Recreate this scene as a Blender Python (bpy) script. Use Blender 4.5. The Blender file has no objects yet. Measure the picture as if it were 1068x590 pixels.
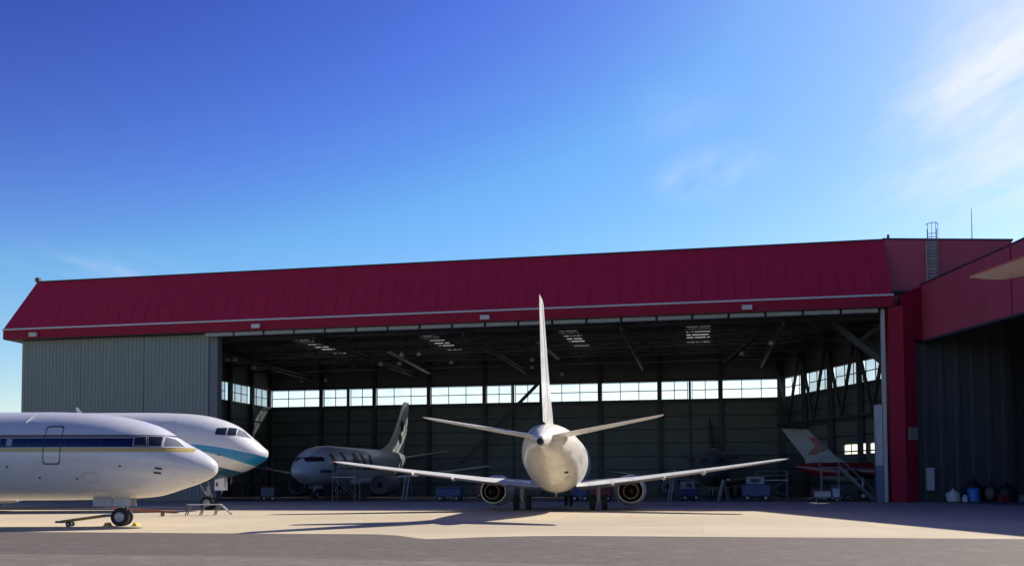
import bpy, bmesh, math, random
from mathutils import Vector, Matrix
random.seed(7)
scene = bpy.context.scene
COL = scene.collection
R = math.radians

# ------------------------------------------------------------------ camera
CAM_H = 2.1
cam_d = bpy.data.cameras.new('camera'); cam = bpy.data.objects.new('camera', cam_d); COL.objects.link(cam)
cam_d.sensor_width = 36; cam_d.lens = 33.71; cam_d.shift_y = 0.151
cam_d.clip_start = 0.1; cam_d.clip_end = 8000
cam.matrix_world = Matrix.Translation((0, 0, CAM_H)) @ (Matrix.Rotation(R(92.5), 4, 'X') @ Matrix.Rotation(R(-0.25), 4, 'Z'))
scene.camera = cam

# ------------------------------------------------------------------ materials
def nodes_of(m):
    m.use_nodes = True
    return m.node_tree.nodes, m.node_tree.links

class NB:
    """small helper for node maths"""
    def __init__(s, nt): s.nt = nt
    def new(s, t, **k):
        n = s.nt.nodes.new(t)
        for a, v in k.items(): setattr(n, a, v)
        return n
    def math(s, op, a, b=None, c=None):
        n = s.new('ShaderNodeMath', operation=op)
        for i, v in enumerate((a, b, c)):
            if v is None: continue
            if isinstance(v, (int, float)): n.inputs[i].default_value = v
            else: s.nt.links.new(v, n.inputs[i])
        return n.outputs[0]
    def mix(s, f, a, b):
        n = s.new('ShaderNodeMix', data_type='RGBA')
        for i, v in ((0, f), (6, a), (7, b)):
            if isinstance(v, (int, float)): n.inputs[i].default_value = v
            elif isinstance(v, tuple): n.inputs[i].default_value = (*v, 1) if len(v) == 3 else v
            else: s.nt.links.new(v, n.inputs[i])
        return n.outputs[2]
    def noise(s, vec, scale, detail=4, rough=0.55):
        n = s.new('ShaderNodeTexNoise'); n.inputs['Scale'].default_value = scale
        n.inputs['Detail'].default_value = detail; n.inputs['Roughness'].default_value = rough
        s.nt.links.new(vec, n.inputs['Vector']); return n.outputs['Fac']
    def map(s, vec, scale=(1, 1, 1), rot=(0, 0, 0), loc=(0, 0, 0)):
        n = s.new('ShaderNodeMapping'); n.inputs['Scale'].default_value = scale
        n.inputs['Rotation'].default_value = rot; n.inputs['Location'].default_value = loc
        s.nt.links.new(vec, n.inputs['Vector']); return n.outputs[0]
    def ramp(s, f, a, b):
        n = s.new('ShaderNodeMapRange'); n.inputs[1].default_value = a; n.inputs[2].default_value = b
        s.nt.links.new(f, n.inputs[0]); return n.outputs[0]

def mat(name, col, rough=0.5, metal=0.0, var=0.12, nscale=1.5, bump=0.0, stretch=(1, 1, 1), coat=0.0, spec=0.5):
    m = bpy.data.materials.new(name); m.use_nodes = True
    nt = m.node_tree; b = NB(nt); p = nt.nodes['Principled BSDF']
    tc = b.new('ShaderNodeTexCoord').outputs['Object']
    v = b.map(tc, scale=stretch)
    f = b.ramp(b.noise(v, nscale, 6, 0.6), 0.3, 0.7)
    dark = tuple(c * (1 - var) for c in col); lite = tuple(min(1, c * (1 + var * .6)) for c in col)
    nt.links.new(b.mix(f, dark, lite), p.inputs['Base Color'])
    p.inputs['Metallic'].default_value = metal
    p.inputs['Specular IOR Level'].default_value = spec
    nt.links.new(b.math('MULTIPLY_ADD', f, 0.12, rough - 0.06), p.inputs['Roughness'])
    p.inputs['Coat Weight'].default_value = coat
    if bump:
        bn = b.new('ShaderNodeBump'); bn.inputs['Strength'].default_value = bump; bn.inputs['Distance'].default_value = 0.02
        nt.links.new(b.noise(v, nscale * 9, 3), bn.inputs['Height']); nt.links.new(bn.outputs[0], p.inputs['Normal'])
    return m

def aircraft_paint(name, layers, base=(0.8, 0.8, 0.79), dirt=0.10, rough=0.28):
    """white gloss paint with stripes: layers = list of (colour, function(builder, d, z, y) -> 0/1 socket)"""
    m = bpy.data.materials.new(name); m.use_nodes = True
    nt = m.node_tree; b = NB(nt); p = nt.nodes['Principled BSDF']
    tc = b.new('ShaderNodeTexCoord').outputs['Object']
    sp = b.new('ShaderNodeSeparateXYZ'); nt.links.new(tc, sp.inputs[0])
    d = b.math('MULTIPLY', sp.outputs[0], -1.0); y = sp.outputs[1]; z = sp.outputs[2]
    # grime streaked fore and aft, faint skin panel seams
    g = b.ramp(b.noise(b.map(tc, scale=(.25, 1.2, 1.2)), 1.3, 6, .65), .35, .75)
    col = b.mix(g, tuple(c * (1 - dirt) for c in base), base)
    mo = b.ramp(b.noise(b.map(tc, scale=(.6, 1, 1)), 2.4, 5, .7), .50, .72)
    col = b.mix(b.math('MULTIPLY', mo, dirt * 1.9), col, (base[0] * .55, base[1] * .50, base[2] * .42))
    for c, fn in layers:
        col = b.mix(fn(b, d, z, y), col, c)
    seam = b.math('LESS_THAN', b.math('FRACT', b.math('MULTIPLY', d, .62)), .012)
    col = b.mix(b.math('MULTIPLY', seam, .22), col, (.25, .25, .25))
    nt.links.new(col, p.inputs['Base Color'])
    nt.links.new(b.math('MULTIPLY_ADD', g, -.08, rough + .08), p.inputs['Roughness'])
    bn = b.new('ShaderNodeBump'); bn.inputs['Strength'].default_value = .5; bn.inputs['Distance'].default_value = .012
    lap = b.math('LESS_THAN', b.math('FRACT', b.math('MULTIPLY', z, 1.35)), .02)
    hgt = b.math('SUBTRACT', b.noise(b.map(tc, scale=(1, 1, 1.6)), 1.6, 2, .5), b.math('MULTIPLY', b.math('MAXIMUM', seam, lap), .25))
    nt.links.new(hgt, bn.inputs['Height']); nt.links.new(bn.outputs[0], p.inputs['Normal'])
    p.inputs['Coat Weight'].default_value = 0.25; p.inputs['Coat Roughness'].default_value = .08
    return m

def band(z0, z1, d0=-1e3, d1=1e3):
    def fn(b, d, z, y):
        r = b.math('MULTIPLY', b.math('GREATER_THAN', z, z0), b.math('LESS_THAN', z, z1))
        r = b.math('MULTIPLY', r, b.math('GREATER_THAN', d, d0))
        return b.math('MULTIPLY', r, b.math('LESS_THAN', d, d1))
    return fn

def quad(b, d, a0, a1, a2, dmax):
    dd = b.math('MINIMUM', d, dmax)
    return b.math('ADD', b.math('MULTIPLY_ADD', dd, a1, a0), b.math('MULTIPLY', b.math('MULTIPLY', dd, dd), a2))

M = {}
M['red'] = mat('crimson cladding', (.385, .015, .050), .55, var=.09, nscale=1.4, stretch=(1, 1, .10), spec=.3)
M['lighter'] = mat('faded crimson cladding', (.36, .055, .092), .5, var=.10, nscale=.8, stretch=(1, 1, .15), spec=.3)  # lighter, less saturated crimson than the main cladding
M['red_plain'] = mat('crimson steel', (.27, .010, .036), .6, var=.14, nscale=.5, spec=.15)
M['gutter'] = mat('galvanised gutter', (.42, .41, .44), .45, .2)
M['siding'] = mat('grey green siding', (.185, .218, .20), .5, var=.14, nscale=.9, stretch=(1, 1, .15))
M['track'] = mat('grey door track', (.30, .31, .30), .55)
M['cap'] = mat('dark roof flashing', (.05, .02, .04), .5)
M['roof_under'] = mat('dark roof deck', (.035, .036, .042), .8)
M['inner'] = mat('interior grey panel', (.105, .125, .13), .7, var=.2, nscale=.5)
M['steel'] = mat('dark painted steel', (.03, .034, .048), .6)
M['steel_mid'] = mat('grey painted steel', (.13, .14, .16), .55)
M['jamb'] = mat('pale grey jamb', (.42, .42, .43), .5)
M['tyre'] = mat('tyre rubber', (.018, .018, .02), .85)
M['hub'] = mat('wheel hub grey', (.42, .43, .45), .4, .3)
M['metal'] = mat('bare engine metal', (.40, .38, .35), .35, .8, var=.3)
M['fan'] = mat('dark fan blades', (.05, .05, .055), .4, .5)
M['hot'] = mat('heat stained exhaust', (.22, .16, .12), .45, .8)
M['black'] = mat('black interior', (.012, .012, .014), .7)
M['glass_dark'] = mat('cockpit glass', (.02, .025, .03), .08, coat=.5, var=.05)
M['glass_pale'] = mat('sky lit cockpit glass', (.18, .2, .22), .06, coat=.6, var=.2)  # paler base colour stands in for sky reflected in these panes
M['line'] = mat('door seam line', (.05, .055, .09), .5)
M['dim_fin'] = mat('shade toned fin paint', (.25, .245, .24), .45, var=.14)  # pale paint lowered so its colour carries the hangar's shade
M['grey_dim'] = mat('shade toned white paint', (.5, .5, .48), .4, var=.12)  # white taken down to grey, indoor shade put into the base colour
M['dim_dark'] = mat('shade toned dark paint', (.085, .092, .11), .6, var=.12)  # dark base colour stands in for a jet lost in shade
M['red_dim'] = mat('shade toned red paint', (.22, .012, .016), .4)  # red deepened in the base colour for indoor shade
M['white'] = mat('white gloss paint', (.8, .8, .79), .3, var=.07, nscale=.8, coat=.2)
M['offwhite'] = mat('weathered white paint', (.7, .7, .68), .35, var=.14, nscale=1.0, coat=.1)
M['grey_paint'] = mat('wing grey paint', (.52, .53, .55), .35, var=.1)
M['blue_grey'] = mat('gear door paint', (.40, .41, .47), .4)
M['navy'] = mat('navy paint', (.012, .018, .09), .3)
M['dark_mark'] = mat('dark lettering paint', (.02, .025, .05), .4)
M['red_paint'] = mat('red aircraft paint', (.42, .02, .025), .3, coat=.2)
M['blue_gse'] = mat('blue equipment paint', (.012, .04, .16), .4)
M['blue_plastic'] = mat('blue drum plastic', (.02, .16, .55), .4)
M['yellow'] = mat('yellow equipment paint', (.62, .42, .03), .5)
M['brown'] = mat('rusty tow bar paint', (.33, .20, .06), .55, var=.3, nscale=4)
M['rust'] = mat('red tow bar paint', (.30, .10, .05), .55, var=.3, nscale=4)
M['fabric'] = mat('white sacking', (.55, .57, .56), .9, bump=.3, nscale=3)
M['dark_sack'] = mat('black plastic sack', (.02, .02, .028), .45, bump=.4, nscale=3)
M['wood'] = mat('pallet wood', (.22, .15, .09), .8, var=.3, nscale=4)
M['sign'] = mat('grey sign plate', (.23, .22, .22), .6)
M['box'] = mat('pale cabinet paint', (.42, .42, .48), .5)
M['lamp'] = mat('floodlight housing', (.5, .49, .47), .5)

def pane_mat():
    m = bpy.data.materials.new('window pane glass'); m.use_nodes = True
    nt = m.node_tree; nt.nodes.clear(); b = NB(nt)
    t = b.new('ShaderNodeBsdfTransparent'); t.inputs[0].default_value = (.88, .93, .95, 1)
    d = b.new('ShaderNodeBsdfTranslucent'); d.inputs[0].default_value = (.62, .70, .72, 1)
    g = b.new('ShaderNodeBsdfGlossy'); g.inputs['Roughness'].default_value = .08
    tc = b.new('ShaderNodeTexCoord').outputs['Object']
    f = b.math('MULTIPLY_ADD', b.ramp(b.noise(tc, .45, 5, .6), .3, .7), .40, .30)      # uneven grime film, added to weaken sun through the panes
    x = b.new('ShaderNodeMixShader'); nt.links.new(f, x.inputs[0])
    nt.links.new(t.outputs[0], x.inputs[1]); nt.links.new(d.outputs[0], x.inputs[2])
    y = b.new('ShaderNodeMixShader'); y.inputs[0].default_value = .05
    nt.links.new(x.outputs[0], y.inputs[1]); nt.links.new(g.outputs[0], y.inputs[2])
    o = b.new('ShaderNodeOutputMaterial'); nt.links.new(y.outputs[0], o.inputs[0]); return m
M['pane'] = pane_mat()
def skylight_mat():
    m = bpy.data.materials.new('translucent roof sheet'); m.use_nodes = True
    nt = m.node_tree; nt.nodes.clear(); b = NB(nt)
    t = b.new('ShaderNodeBsdfTranslucent'); d = b.new('ShaderNodeBsdfDiffuse')
    tc = b.new('ShaderNodeTexCoord').outputs['Object']
    f = b.noise(tc, 1.2, 5)
    c = b.mix(f, (.34, .33, .29), (.6, .58, .52))
    nt.links.new(c, t.inputs[0]); d.inputs[0].default_value = (.3, .3, .28, 1)
    x = b.new('ShaderNodeMixShader'); x.inputs[0].default_value = .4
    nt.links.new(t.outputs[0], x.inputs[1]); nt.links.new(d.outputs[0], x.inputs[2])
    o = b.new('ShaderNodeOutputMaterial'); nt.links.new(x.outputs[0], o.inputs[0]); return m
M['skylight'] = skylight_mat()

# ------------------------------------------------------------------ mesh helper
class MB:
    def __init__(s): s.v = []; s.f = []
    def add(s, verts, faces):
        o = len(s.v); s.v += [Vector(p) for p in verts]; s.f += [tuple(i + o for i in f) for f in faces]; return s
    def box(s, x0, x1, y0, y1, z0, z1):
        v = [(x, y, z) for z in (z0, z1) for y in (y0, y1) for x in (x0, x1)]
        return s.add(v, [(0, 2, 3, 1), (4, 5, 7, 6), (0, 1, 5, 4), (2, 6, 7, 3), (0, 4, 6, 2), (1, 3, 7, 5)])
    def bar(s, p, q, w, h=None):
        h = h or w; p = Vector(p); q = Vector(q); a = (q - p).normalized()
        u = a.cross(Vector((0, 0, 1)))
        if u.length < 1e-3: u = Vector((1, 0, 0))
        u.normalize(); n = u.cross(a)
        v = []
        for e in (p, q):
            for (i, j) in ((-1, -1), (1, -1), (1, 1), (-1, 1)): v.append(e + u * (i * w / 2) + n * (j * h / 2))
        return s.add(v, [(3, 2, 1, 0), (4, 5, 6, 7), (0, 1, 5, 4), (1, 2, 6, 5), (2, 3, 7, 6), (3, 0, 4, 7)])
    def tube(s, p, q, r, r2=None, n=10):
        r2 = r if r2 is None else r2
        p = Vector(p); q = Vector(q); a = (q - p).normalized()
        u = a.cross(Vector((0, 0, 1)))
        if u.length < 1e-3: u = Vector((1, 0, 0))
        u.normalize(); w = u.cross(a); v = []
        for e, rr in ((p, r), (q, r2)):
            for i in range(n):
                t = 2 * math.pi * i / n; v.append(e + (u * math.cos(t) + w * math.sin(t)) * rr)
        f = [(i, (i + 1) % n, n + (i + 1) % n, n + i) for i in range(n)]
        f += [tuple(range(n - 1, -1, -1)), tuple(range(n, 2 * n))]
        return s.add(v, f)
    def lathe(s, prof, c=(0, 0, 0), axis='x', n=28, closed=False):
        """prof: list of (along, radius)"""
        v = []; c = Vector(c)
        for a, r in prof:
            for i in range(n):
                t = 2 * math.pi * i / n; e, g = r * math.cos(t), r * math.sin(t)
                v.append(c + (Vector((a, e, g)) if axis == 'x' else Vector((e, a, g)) if axis == 'y' else Vector((e, g, a))))
        f = []; k = len(prof)
        for j in range(k if closed else k - 1):
            j2 = (j + 1) % k
            for i in range(n): f.append((j * n + i, j * n + (i + 1) % n, j2 * n + (i + 1) % n, j2 * n + i))
        return s.add(v, f)
    def loft(s, rings, caps=True):
        n = len(rings[0]); v = [p for r in rings for p in r]; f = []
        for j in range(len(rings) - 1):
            for i in range(n): f.append((j * n + i, j * n + (i + 1) % n, (j + 1) * n + (i + 1) % n, (j + 1) * n + i))
        if caps: f += [tuple(range(n - 1, -1, -1)), tuple(range((len(rings) - 1) * n, len(rings) * n))]
        return s.add(v, f)
    def grid(s, fn, nu, nv):
        v = [fn(i / nu, j / nv) for j in range(nv + 1) for i in range(nu + 1)]
        f = [(j * (nu + 1) + i, j * (nu + 1) + i + 1, (j + 1) * (nu + 1) + i + 1, (j + 1) * (nu + 1) + i) for j in range(nv) for i in range(nu)]
        return s.add(v, f)
    def prism(s, poly, z0, z1):
        n = len(poly); v = [(x, y, z0) for x, y in poly] + [(x, y, z1) for x, y in poly]
        f = [tuple(range(n - 1, -1, -1)), tuple(range(n, 2 * n))] + [(i, (i + 1) % n, n + (i + 1) % n, n + i) for i in range(n)]
        return s.add(v, f)
    def build(s, name, m, parent=None, smooth=False, bevel=0.0):
        me = bpy.data.meshes.new(name); me.from_pydata([tuple(p) for p in s.v], [], s.f); me.validate()
        bm = bmesh.new(); bm.from_mesh(me)
        bmesh.ops.recalc_face_normals(bm, faces=bm.faces); bm.to_mesh(me); bm.free()
        me.materials.append(m); me.update()
        o = bpy.data.objects.new(name, me); COL.objects.link(o)
        if parent: o.parent = parent
        if smooth:
            me.shade_smooth()
            me.set_sharp_from_angle(angle=R(smooth if smooth > 1 else 40))
        if bevel:
            b = o.modifiers.new('bevel', 'BEVEL'); b.width = bevel; b.segments = 2; b.limit_method = 'ANGLE'
        return o

def tag(o, label=None, cat=None, group=None, kind=None):
    if label: o['label'] = label
    if cat: o['category'] = cat
    if group: o['group'] = group
    if kind: o['kind'] = kind
    return o
def empty(name, loc=(0, 0, 0), rz=0):
    o = bpy.data.objects.new(name, None); COL.objects.link(o); o.location = loc; o.rotation_euler = (0, 0, rz); o.empty_display_size = .5
    return o

# ------------------------------------------------------------------ world, sun
SUN = Vector((1.08, .95, 1.0)); EL = math.atan2(1.0, math.hypot(1.08, .95)); AZ = math.atan2(1.08, .95)
w = bpy.data.worlds.new('World'); scene.world = w; w.use_nodes = True
nt = w.node_tree; b = NB(nt); bg = nt.nodes['Background']
sky = b.new('ShaderNodeTexSky', sky_type='NISHITA'); sky.sun_disc = False
sky.sun_elevation = EL; sky.sun_rotation = AZ; sky.air_density = 1.0; sky.dust_density = .5; sky.ozone_density = 2.0
SKY_SAT = 1.45
hs = b.new('ShaderNodeHueSaturation'); hs.inputs['Saturation'].default_value = SKY_SAT
nt.links.new(sky.outputs[0], hs.inputs['Color'])
# thin cirrus, streaked, towards the right of the view
gen = b.new('ShaderNodeTexCoord').outputs['Generated']
sp = b.new('ShaderNodeSeparateXYZ'); nt.links.new(gen, sp.inputs[0])
# project the direction on a high flat layer
zz = b.math('MAXIMUM', sp.outputs[2], .04)
cx = b.math('DIVIDE', sp.outputs[0], zz); cy = b.math('DIVIDE', sp.outputs[1], zz)
cb = b.new('ShaderNodeCombineXYZ'); nt.links.new(cx, cb.inputs[0]); nt.links.new(cy, cb.inputs[1])
wv = b.map(cb.outputs[0], scale=(2.6, .8, 1), rot=(0, 0, R(-24)))
n1 = b.ramp(b.noise(wv, 1.5, 9, .62), .36, .70)
cl = None
for ccx, ccy, rr, amp in ((1.24, 2.35, .52, 1.15), (1.62, 3.05, .75, .85), (1.15, 1.75, .5, .7), (.66, 3.15, .34, .5), (.45, 2.6, .3, .16), (-1.9, 4.6, .7, .2)):
    dx = b.math('MULTIPLY', b.math('SUBTRACT', cx, ccx), 1.3); dy = b.math('MULTIPLY', b.math('SUBTRACT', cy, ccy), .8)
    ds = b.math('SQRT', b.math('ADD', b.math('MULTIPLY', dx, dx), b.math('MULTIPLY', dy, dy)))
    mk = b.new('ShaderNodeMapRange', interpolation_type='SMOOTHSTEP'); mk.inputs[1].default_value = rr; mk.inputs[2].default_value = 0.0
    nt.links.new(ds, mk.inputs[0])
    t_ = b.math('MULTIPLY', mk.outputs[0], amp)
    cl = t_ if cl is None else b.math('ADD', cl, t_)
cl = b.math('MINIMUM', b.math('MULTIPLY', cl, n1), .8)
sc_ = b.new('ShaderNodeSeparateColor'); nt.links.new(hs.outputs[0], sc_.inputs[0])
K = .134
gg = b.math('MULTIPLY', b.math('POWER', b.math('MULTIPLY', sc_.outputs[1], K), 2.4), 4.2 / K)
bb = b.math('MINIMUM', b.math('MULTIPLY', b.math('POWER', b.math('MULTIPLY', sc_.outputs[2], K), 2.0), 1.72 / K), b.math('MULTIPLY', sc_.outputs[2], 1.15))
gg = b.math('MINIMUM', gg, b.math('MULTIPLY', sc_.outputs[1], 1.14))
cc = b.new('ShaderNodeCombineColor'); nt.links.new(b.math('MULTIPLY', sc_.outputs[0], 1.25), cc.inputs[0])
nt.links.new(gg, cc.inputs[1]); nt.links.new(bb, cc.inputs[2])
skyc = b.mix(cl, cc.outputs[0], (7.0, 7.1, 7.9))
nt.links.new(skyc, bg.inputs['Color']); bg.inputs['Strength'].default_value = .095

sl = bpy.data.lights.new('sun', 'SUN'); sl.energy = 5.0; sl.angle = R(.53); sl.color = (1, .93, .82)
so = bpy.data.objects.new('sun', sl); COL.objects.link(so); so.location = (60, 60, 80)
so.rotation_euler = SUN.to_track_quat('Z', 'Y').to_euler()

# ------------------------------------------------------------------ hangar frame
TH = math.atan2(-.194, .981)
HO = Vector((33.2, 85.0, 0))
HX = Vector((math.cos(TH), math.sin(TH), 0)); HY = Vector((-math.sin(TH), math.cos(TH), 0))
def H2W(x, y, z=0): return HO + HX * x + HY * y + Vector((0, 0, z))

# ------------------------------------------------------------------ ground
def ground_mat(name, col, kind):
    m = bpy.data.materials.new(name); m.use_nodes = True
    nt = m.node_tree; b = NB(nt); p = nt.nodes['Principled BSDF']
    tc = b.new('ShaderNodeTexCoord').outputs['Object']
    v = b.map(tc, rot=(0, 0, -TH))
    big = b.ramp(b.noise(v, .11, 6, .6), .3, .7)
    st = b.ramp(b.noise(b.map(v, scale=(.06, .9, 1)), .8, 6, .6), .3, .75)
    fine = b.noise(v, 14, 4, .7)
    c = b.mix(big, tuple(x * .84 for x in col), tuple(x * 1.06 for x in col))
    c = b.mix(b.math('MULTIPLY', st, .30 if kind != 'asphalt' else .55), c, tuple(x * .72 for x in col))
    if kind in ('asphalt', 'slab'):
        s2 = b.ramp(b.noise(b.map(v, scale=(.02, 1.0, 1)), 2.2, 5, .7), .45, .65)
        c = b.mix(b.math('MULTIPLY', s2, .35 if kind == 'asphalt' else .16), c, tuple(x * 1.25 for x in col))
        g3 = b.ramp(b.noise(v, 5, 6, .75), .42, .62)
        c = b.mix(b.math('MULTIPLY', g3, .62 if kind == 'asphalt' else .12), c, tuple(x * .48 for x in col))
        g4 = b.ramp(b.noise(v, 1.1, 6, .7), .5, .66)
        c = b.mix(b.math('MULTIPLY', g4, .5 if kind == 'asphalt' else .12), c, tuple(x * (1.45 if kind == 'asphalt' else .8) for x in col))
        gr = b.noise(v, 45, 2, .8)
        c = b.mix(b.math('MULTIPLY', b.ramp(gr, .5, .75), .35 if kind == 'asphalt' else .1), c, tuple(x * .5 for x in col))
        sm = b.ramp(b.noise(b.map(v, scale=(.35, .9, 1), loc=(3, 7, 0)), .5, 4, .6), .58, .72)
        c = b.mix(b.math('MULTIPLY', sm, .28), c, tuple(x * .6 for x in col))
    c = b.mix(b.math('MULTIPLY', b.ramp(fine, .45, .7), .22), c, tuple(x * .68 for x in col))
    if kind == 'slab':
        br = b.new('ShaderNodeTexBrick'); br.offset = 0
        nt.links.new(v, br.inputs['Vector']); br.inputs['Scale'].default_value = 1.0
        br.inputs['Brick Width'].default_value = 7.5; br.inputs['Row Height'].default_value = 6.2
        br.inputs['Mortar Size'].default_value = .02; br.inputs['Mortar Smooth'].default_value = .2
        br.inputs['Color1'].default_value = (.86, .86, .86, 1); br.inputs['Color2'].default_value = (1.03, 1.02, 1, 1)
        br.inputs['Mortar'].default_value = (.84, .83, .81, 1)
        mm = b.new('ShaderNodeMix', data_type='RGBA', blend_type='MULTIPLY'); mm.inputs[0].default_value = 1
        nt.links.new(c, mm.inputs[6]); nt.links.new(br.outputs['Color'], mm.inputs[7]); c = mm.outputs[2]
        # oil spots
        o = b.ramp(b.noise(v, .55, 3, .5), .70, .76)
        c = b.mix(b.math('MULTIPLY', o, .45), c, (.09, .075, .06))
    if kind == 'asphalt':
        # sealed cracks
        w_ = b.new('ShaderNodeTexVoronoi', feature='DISTANCE_TO_EDGE'); w_.inputs['Scale'].default_value = .16
        dv = b.new('ShaderNodeVectorMath', operation='ADD'); nn = b.new('ShaderNodeTexNoise'); nn.inputs['Scale'].default_value = .9
        nt.links.new(v, nn.inputs['Vector']); nt.links.new(v, dv.inputs[0]); nt.links.new(nn.outputs['Color'], dv.inputs[1])
        nt.links.new(dv.outputs[0], w_.inputs['Vector'])
        k = b.math('LESS_THAN', w_.outputs['Distance'], .007)
        c = b.mix(b.math('MULTIPLY', k, .3), c, tuple(x * .45 for x in col))
    nt.links.new(c, p.inputs['Base Color']); p.inputs['Roughness'].default_value = .88
    p.inputs['Specular IOR Level'].default_value = .25
    bn = b.new('ShaderNodeBump'); bn.inputs['Strength'].default_value = .35; bn.inputs['Distance'].default_value = .01
    nt.links.new(fine, bn.inputs['Height']); nt.links.new(bn.outputs[0], p.inputs['Normal'])
    return m
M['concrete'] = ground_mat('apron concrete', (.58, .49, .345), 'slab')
M['asphalt'] = ground_mat('worn asphalt', (.142, .118, .104), 'asphalt')
M['asphalt2'] = ground_mat('paler worn asphalt', (.192, .163, .143), 'asphalt')
M['field'] = ground_mat('dry grass ground', (.16, .15, .08), 'plain')
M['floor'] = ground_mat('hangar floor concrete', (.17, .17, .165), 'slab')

def sheet(name, poly, z, m, label=None, cat='ground'):
    o = MB().add([(x, y, z) for x, y in poly], [tuple(range(len(poly)))]).build(name, m)
    for p in o.data.polygons:
        if p.normal.z < 0: o.data.flip_normals(); break
    tag(o, label, cat, kind='structure'); return o
sheet('ground', [(-3000, -3000), (3000, -3000), (3000, 4000), (-3000, 4000)], -.01, M['field'], 'wide open ground reaching the horizon')
# asphalt near edge line: through (-21.9, 40.7) and (17.6, 32.9)
def ax(x): return 36.4 - .198 * x
sheet('apron', [(-260, ax(-260) - 3), (160, ax(160) - 3), (200, 150), (-260, 240)], 0, M['concrete'], 'pale sunlit concrete apron in front of the hangar', 'apron')
edge = [(-260, ax(-260)), (-60, ax(-60)), (-12, ax(-12)), (-5.2, ax(-5.2) + .1), (-4.3, ax(-4.3) - .7), (-3.5, ax(-3.5) - 2.1), (-3.0, ax(-3) - 2.7), (-2.4, ax(-2.4) - 2.3), (-1.0, ax(-1) - 1.2), (.8, ax(.8) - .35), (2.4, ax(2.4)), (17, ax(17)), (160, ax(160))]
sheet('taxiway', edge + [(160, -60), (-260, -60)], .004, M['asphalt'], 'dark worn asphalt taxiway across the foreground', 'taxiway')
sheet('taxiway_strip', [(-260, ax(-260) - 11.6), (-9, ax(-9) - 11.2), (-2, ax(-2) - 11.9), (6, ax(6) - 12.9), (26, ax(26) - 9.8), (160, ax(160) - 9), (160, -60), (-260, -60)], .008, M['asphalt2'], 'paler resurfaced asphalt strip along the near edge', 'taxiway')
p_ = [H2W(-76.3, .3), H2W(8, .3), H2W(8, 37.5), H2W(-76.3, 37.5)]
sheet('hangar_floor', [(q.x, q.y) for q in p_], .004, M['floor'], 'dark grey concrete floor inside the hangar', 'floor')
p_ = [Vector((36.6, 84.2, 0)), Vector((42.5, 45.3, 0)), Vector((95, 45, 0)), Vector((90, 93, 0))]
sheet('side_hangar_floor', [(q.x, q.y) for q in p_], .004, M['floor'], 'grey concrete floor inside the right hand hangar', 'floor')

# ------------------------------------------------------------------ main hangar
hg = empty('hangar_building', HO, TH)
tag(hg, 'huge open fronted aircraft hangar with crimson fascia and dark interior', 'hangar')
XL, XW = -87.1, -76.5       # left end of the stacked doors, left side wall
XJ = -65.4                  # left jamb of the opening
RW0, RW1 = Vector((8.4, 2.5)), Vector((-5.7, 37.6))     # flared right side wall
YB = 37.7
ZO, ZL0, ZL1, ZT, ZR = 16.75, 17.15, 18.25, 23.55, 18.6
WZ0, WZ1 = 12.55, 14.95

# fascia: lower lip, gutter strip, sloping upper face, coping
OX = 1.3
def fascia_ring(x):  # solid section of the slope
    return [Vector((x, -1.3, ZL1)), Vector((x, .95, ZT)), Vector((x, 3.2, ZT)), Vector((x, 3.2, ZL1))]
f = MB()
xl = XL - OX
f.add([(xl, -1.3, ZL1), (.55, -1.3, ZL1), (.3, .95, ZT), (xl + 2.2, .95, ZT), (xl + 2.2, 6, ZT), (xl, 6, ZL1), (.3, 6, ZT), (.55, 6, ZL1)],
      [(0, 1, 2, 3), (0, 3, 4, 5), (3, 2, 6, 4), (1, 7, 6, 2), (5, 4, 6, 7), (0, 5, 7, 1)])
f.build('fascia', M['red'], hg)
seam = MB()
n = 60
for i in range(1, n):                                        # folded seams of the cladding sheets
    x0 = xl + (0.4 - xl) * i / n
    xt = x0 if x0 > xl + 2.2 else xl + 2.2
    seam.bar((x0, -1.3 + .12, ZL1 + .3), (xt, .95 - .005, ZT - .06), .035, .02)
seam.build('cladding_seam', M['red_plain'], hg)
MB().box(xl - .02, .6, -1.33, 6, ZL0, ZL1 - .17).build('fascia_lip', M['red_plain'], hg)
MB().box(xl - .08, .62, -1.42, 6.02, ZL1 - .17, ZL1).build('gutter', M['gutter'], hg)
cp = MB(); cp.box(xl + 2.1, .35, .86, 1.3, ZT, ZT + .14); cp.box(xl + 2.1, xl + 2.5, 1.3, 6, ZT, ZT + .14)
cp.build('coping', M['cap'], hg)
MB().box(xl + 2.05, xl + 2.5, .8, 1.2, ZT + .14, ZT + .5).build('lightning_rod', M['cap'], hg)
MB().box(xl + .05, .5, -1.28, 5.9, ZL0 - .05, ZL0 - .004).build('lip_shade_sheet', M['roof_under'], hg)  # added dark sheet, paints shade under the lip
# door track below the lip, in lengths
for i in range(20):
    x0 = XJ + (-.4 - XJ) * i / 20; x1 = XJ + (-.4 - XJ) * (i + 1) / 20 - .22
    MB().box(x0, x1, -.9, -.45, ZO, ZL0 - .06).build('door_track', M['track'], hg)
# beam behind the track
MB().box(XJ, .3, -.3, .5, ZO + .08, ZR).build('lintel', M['steel'], hg)
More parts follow.
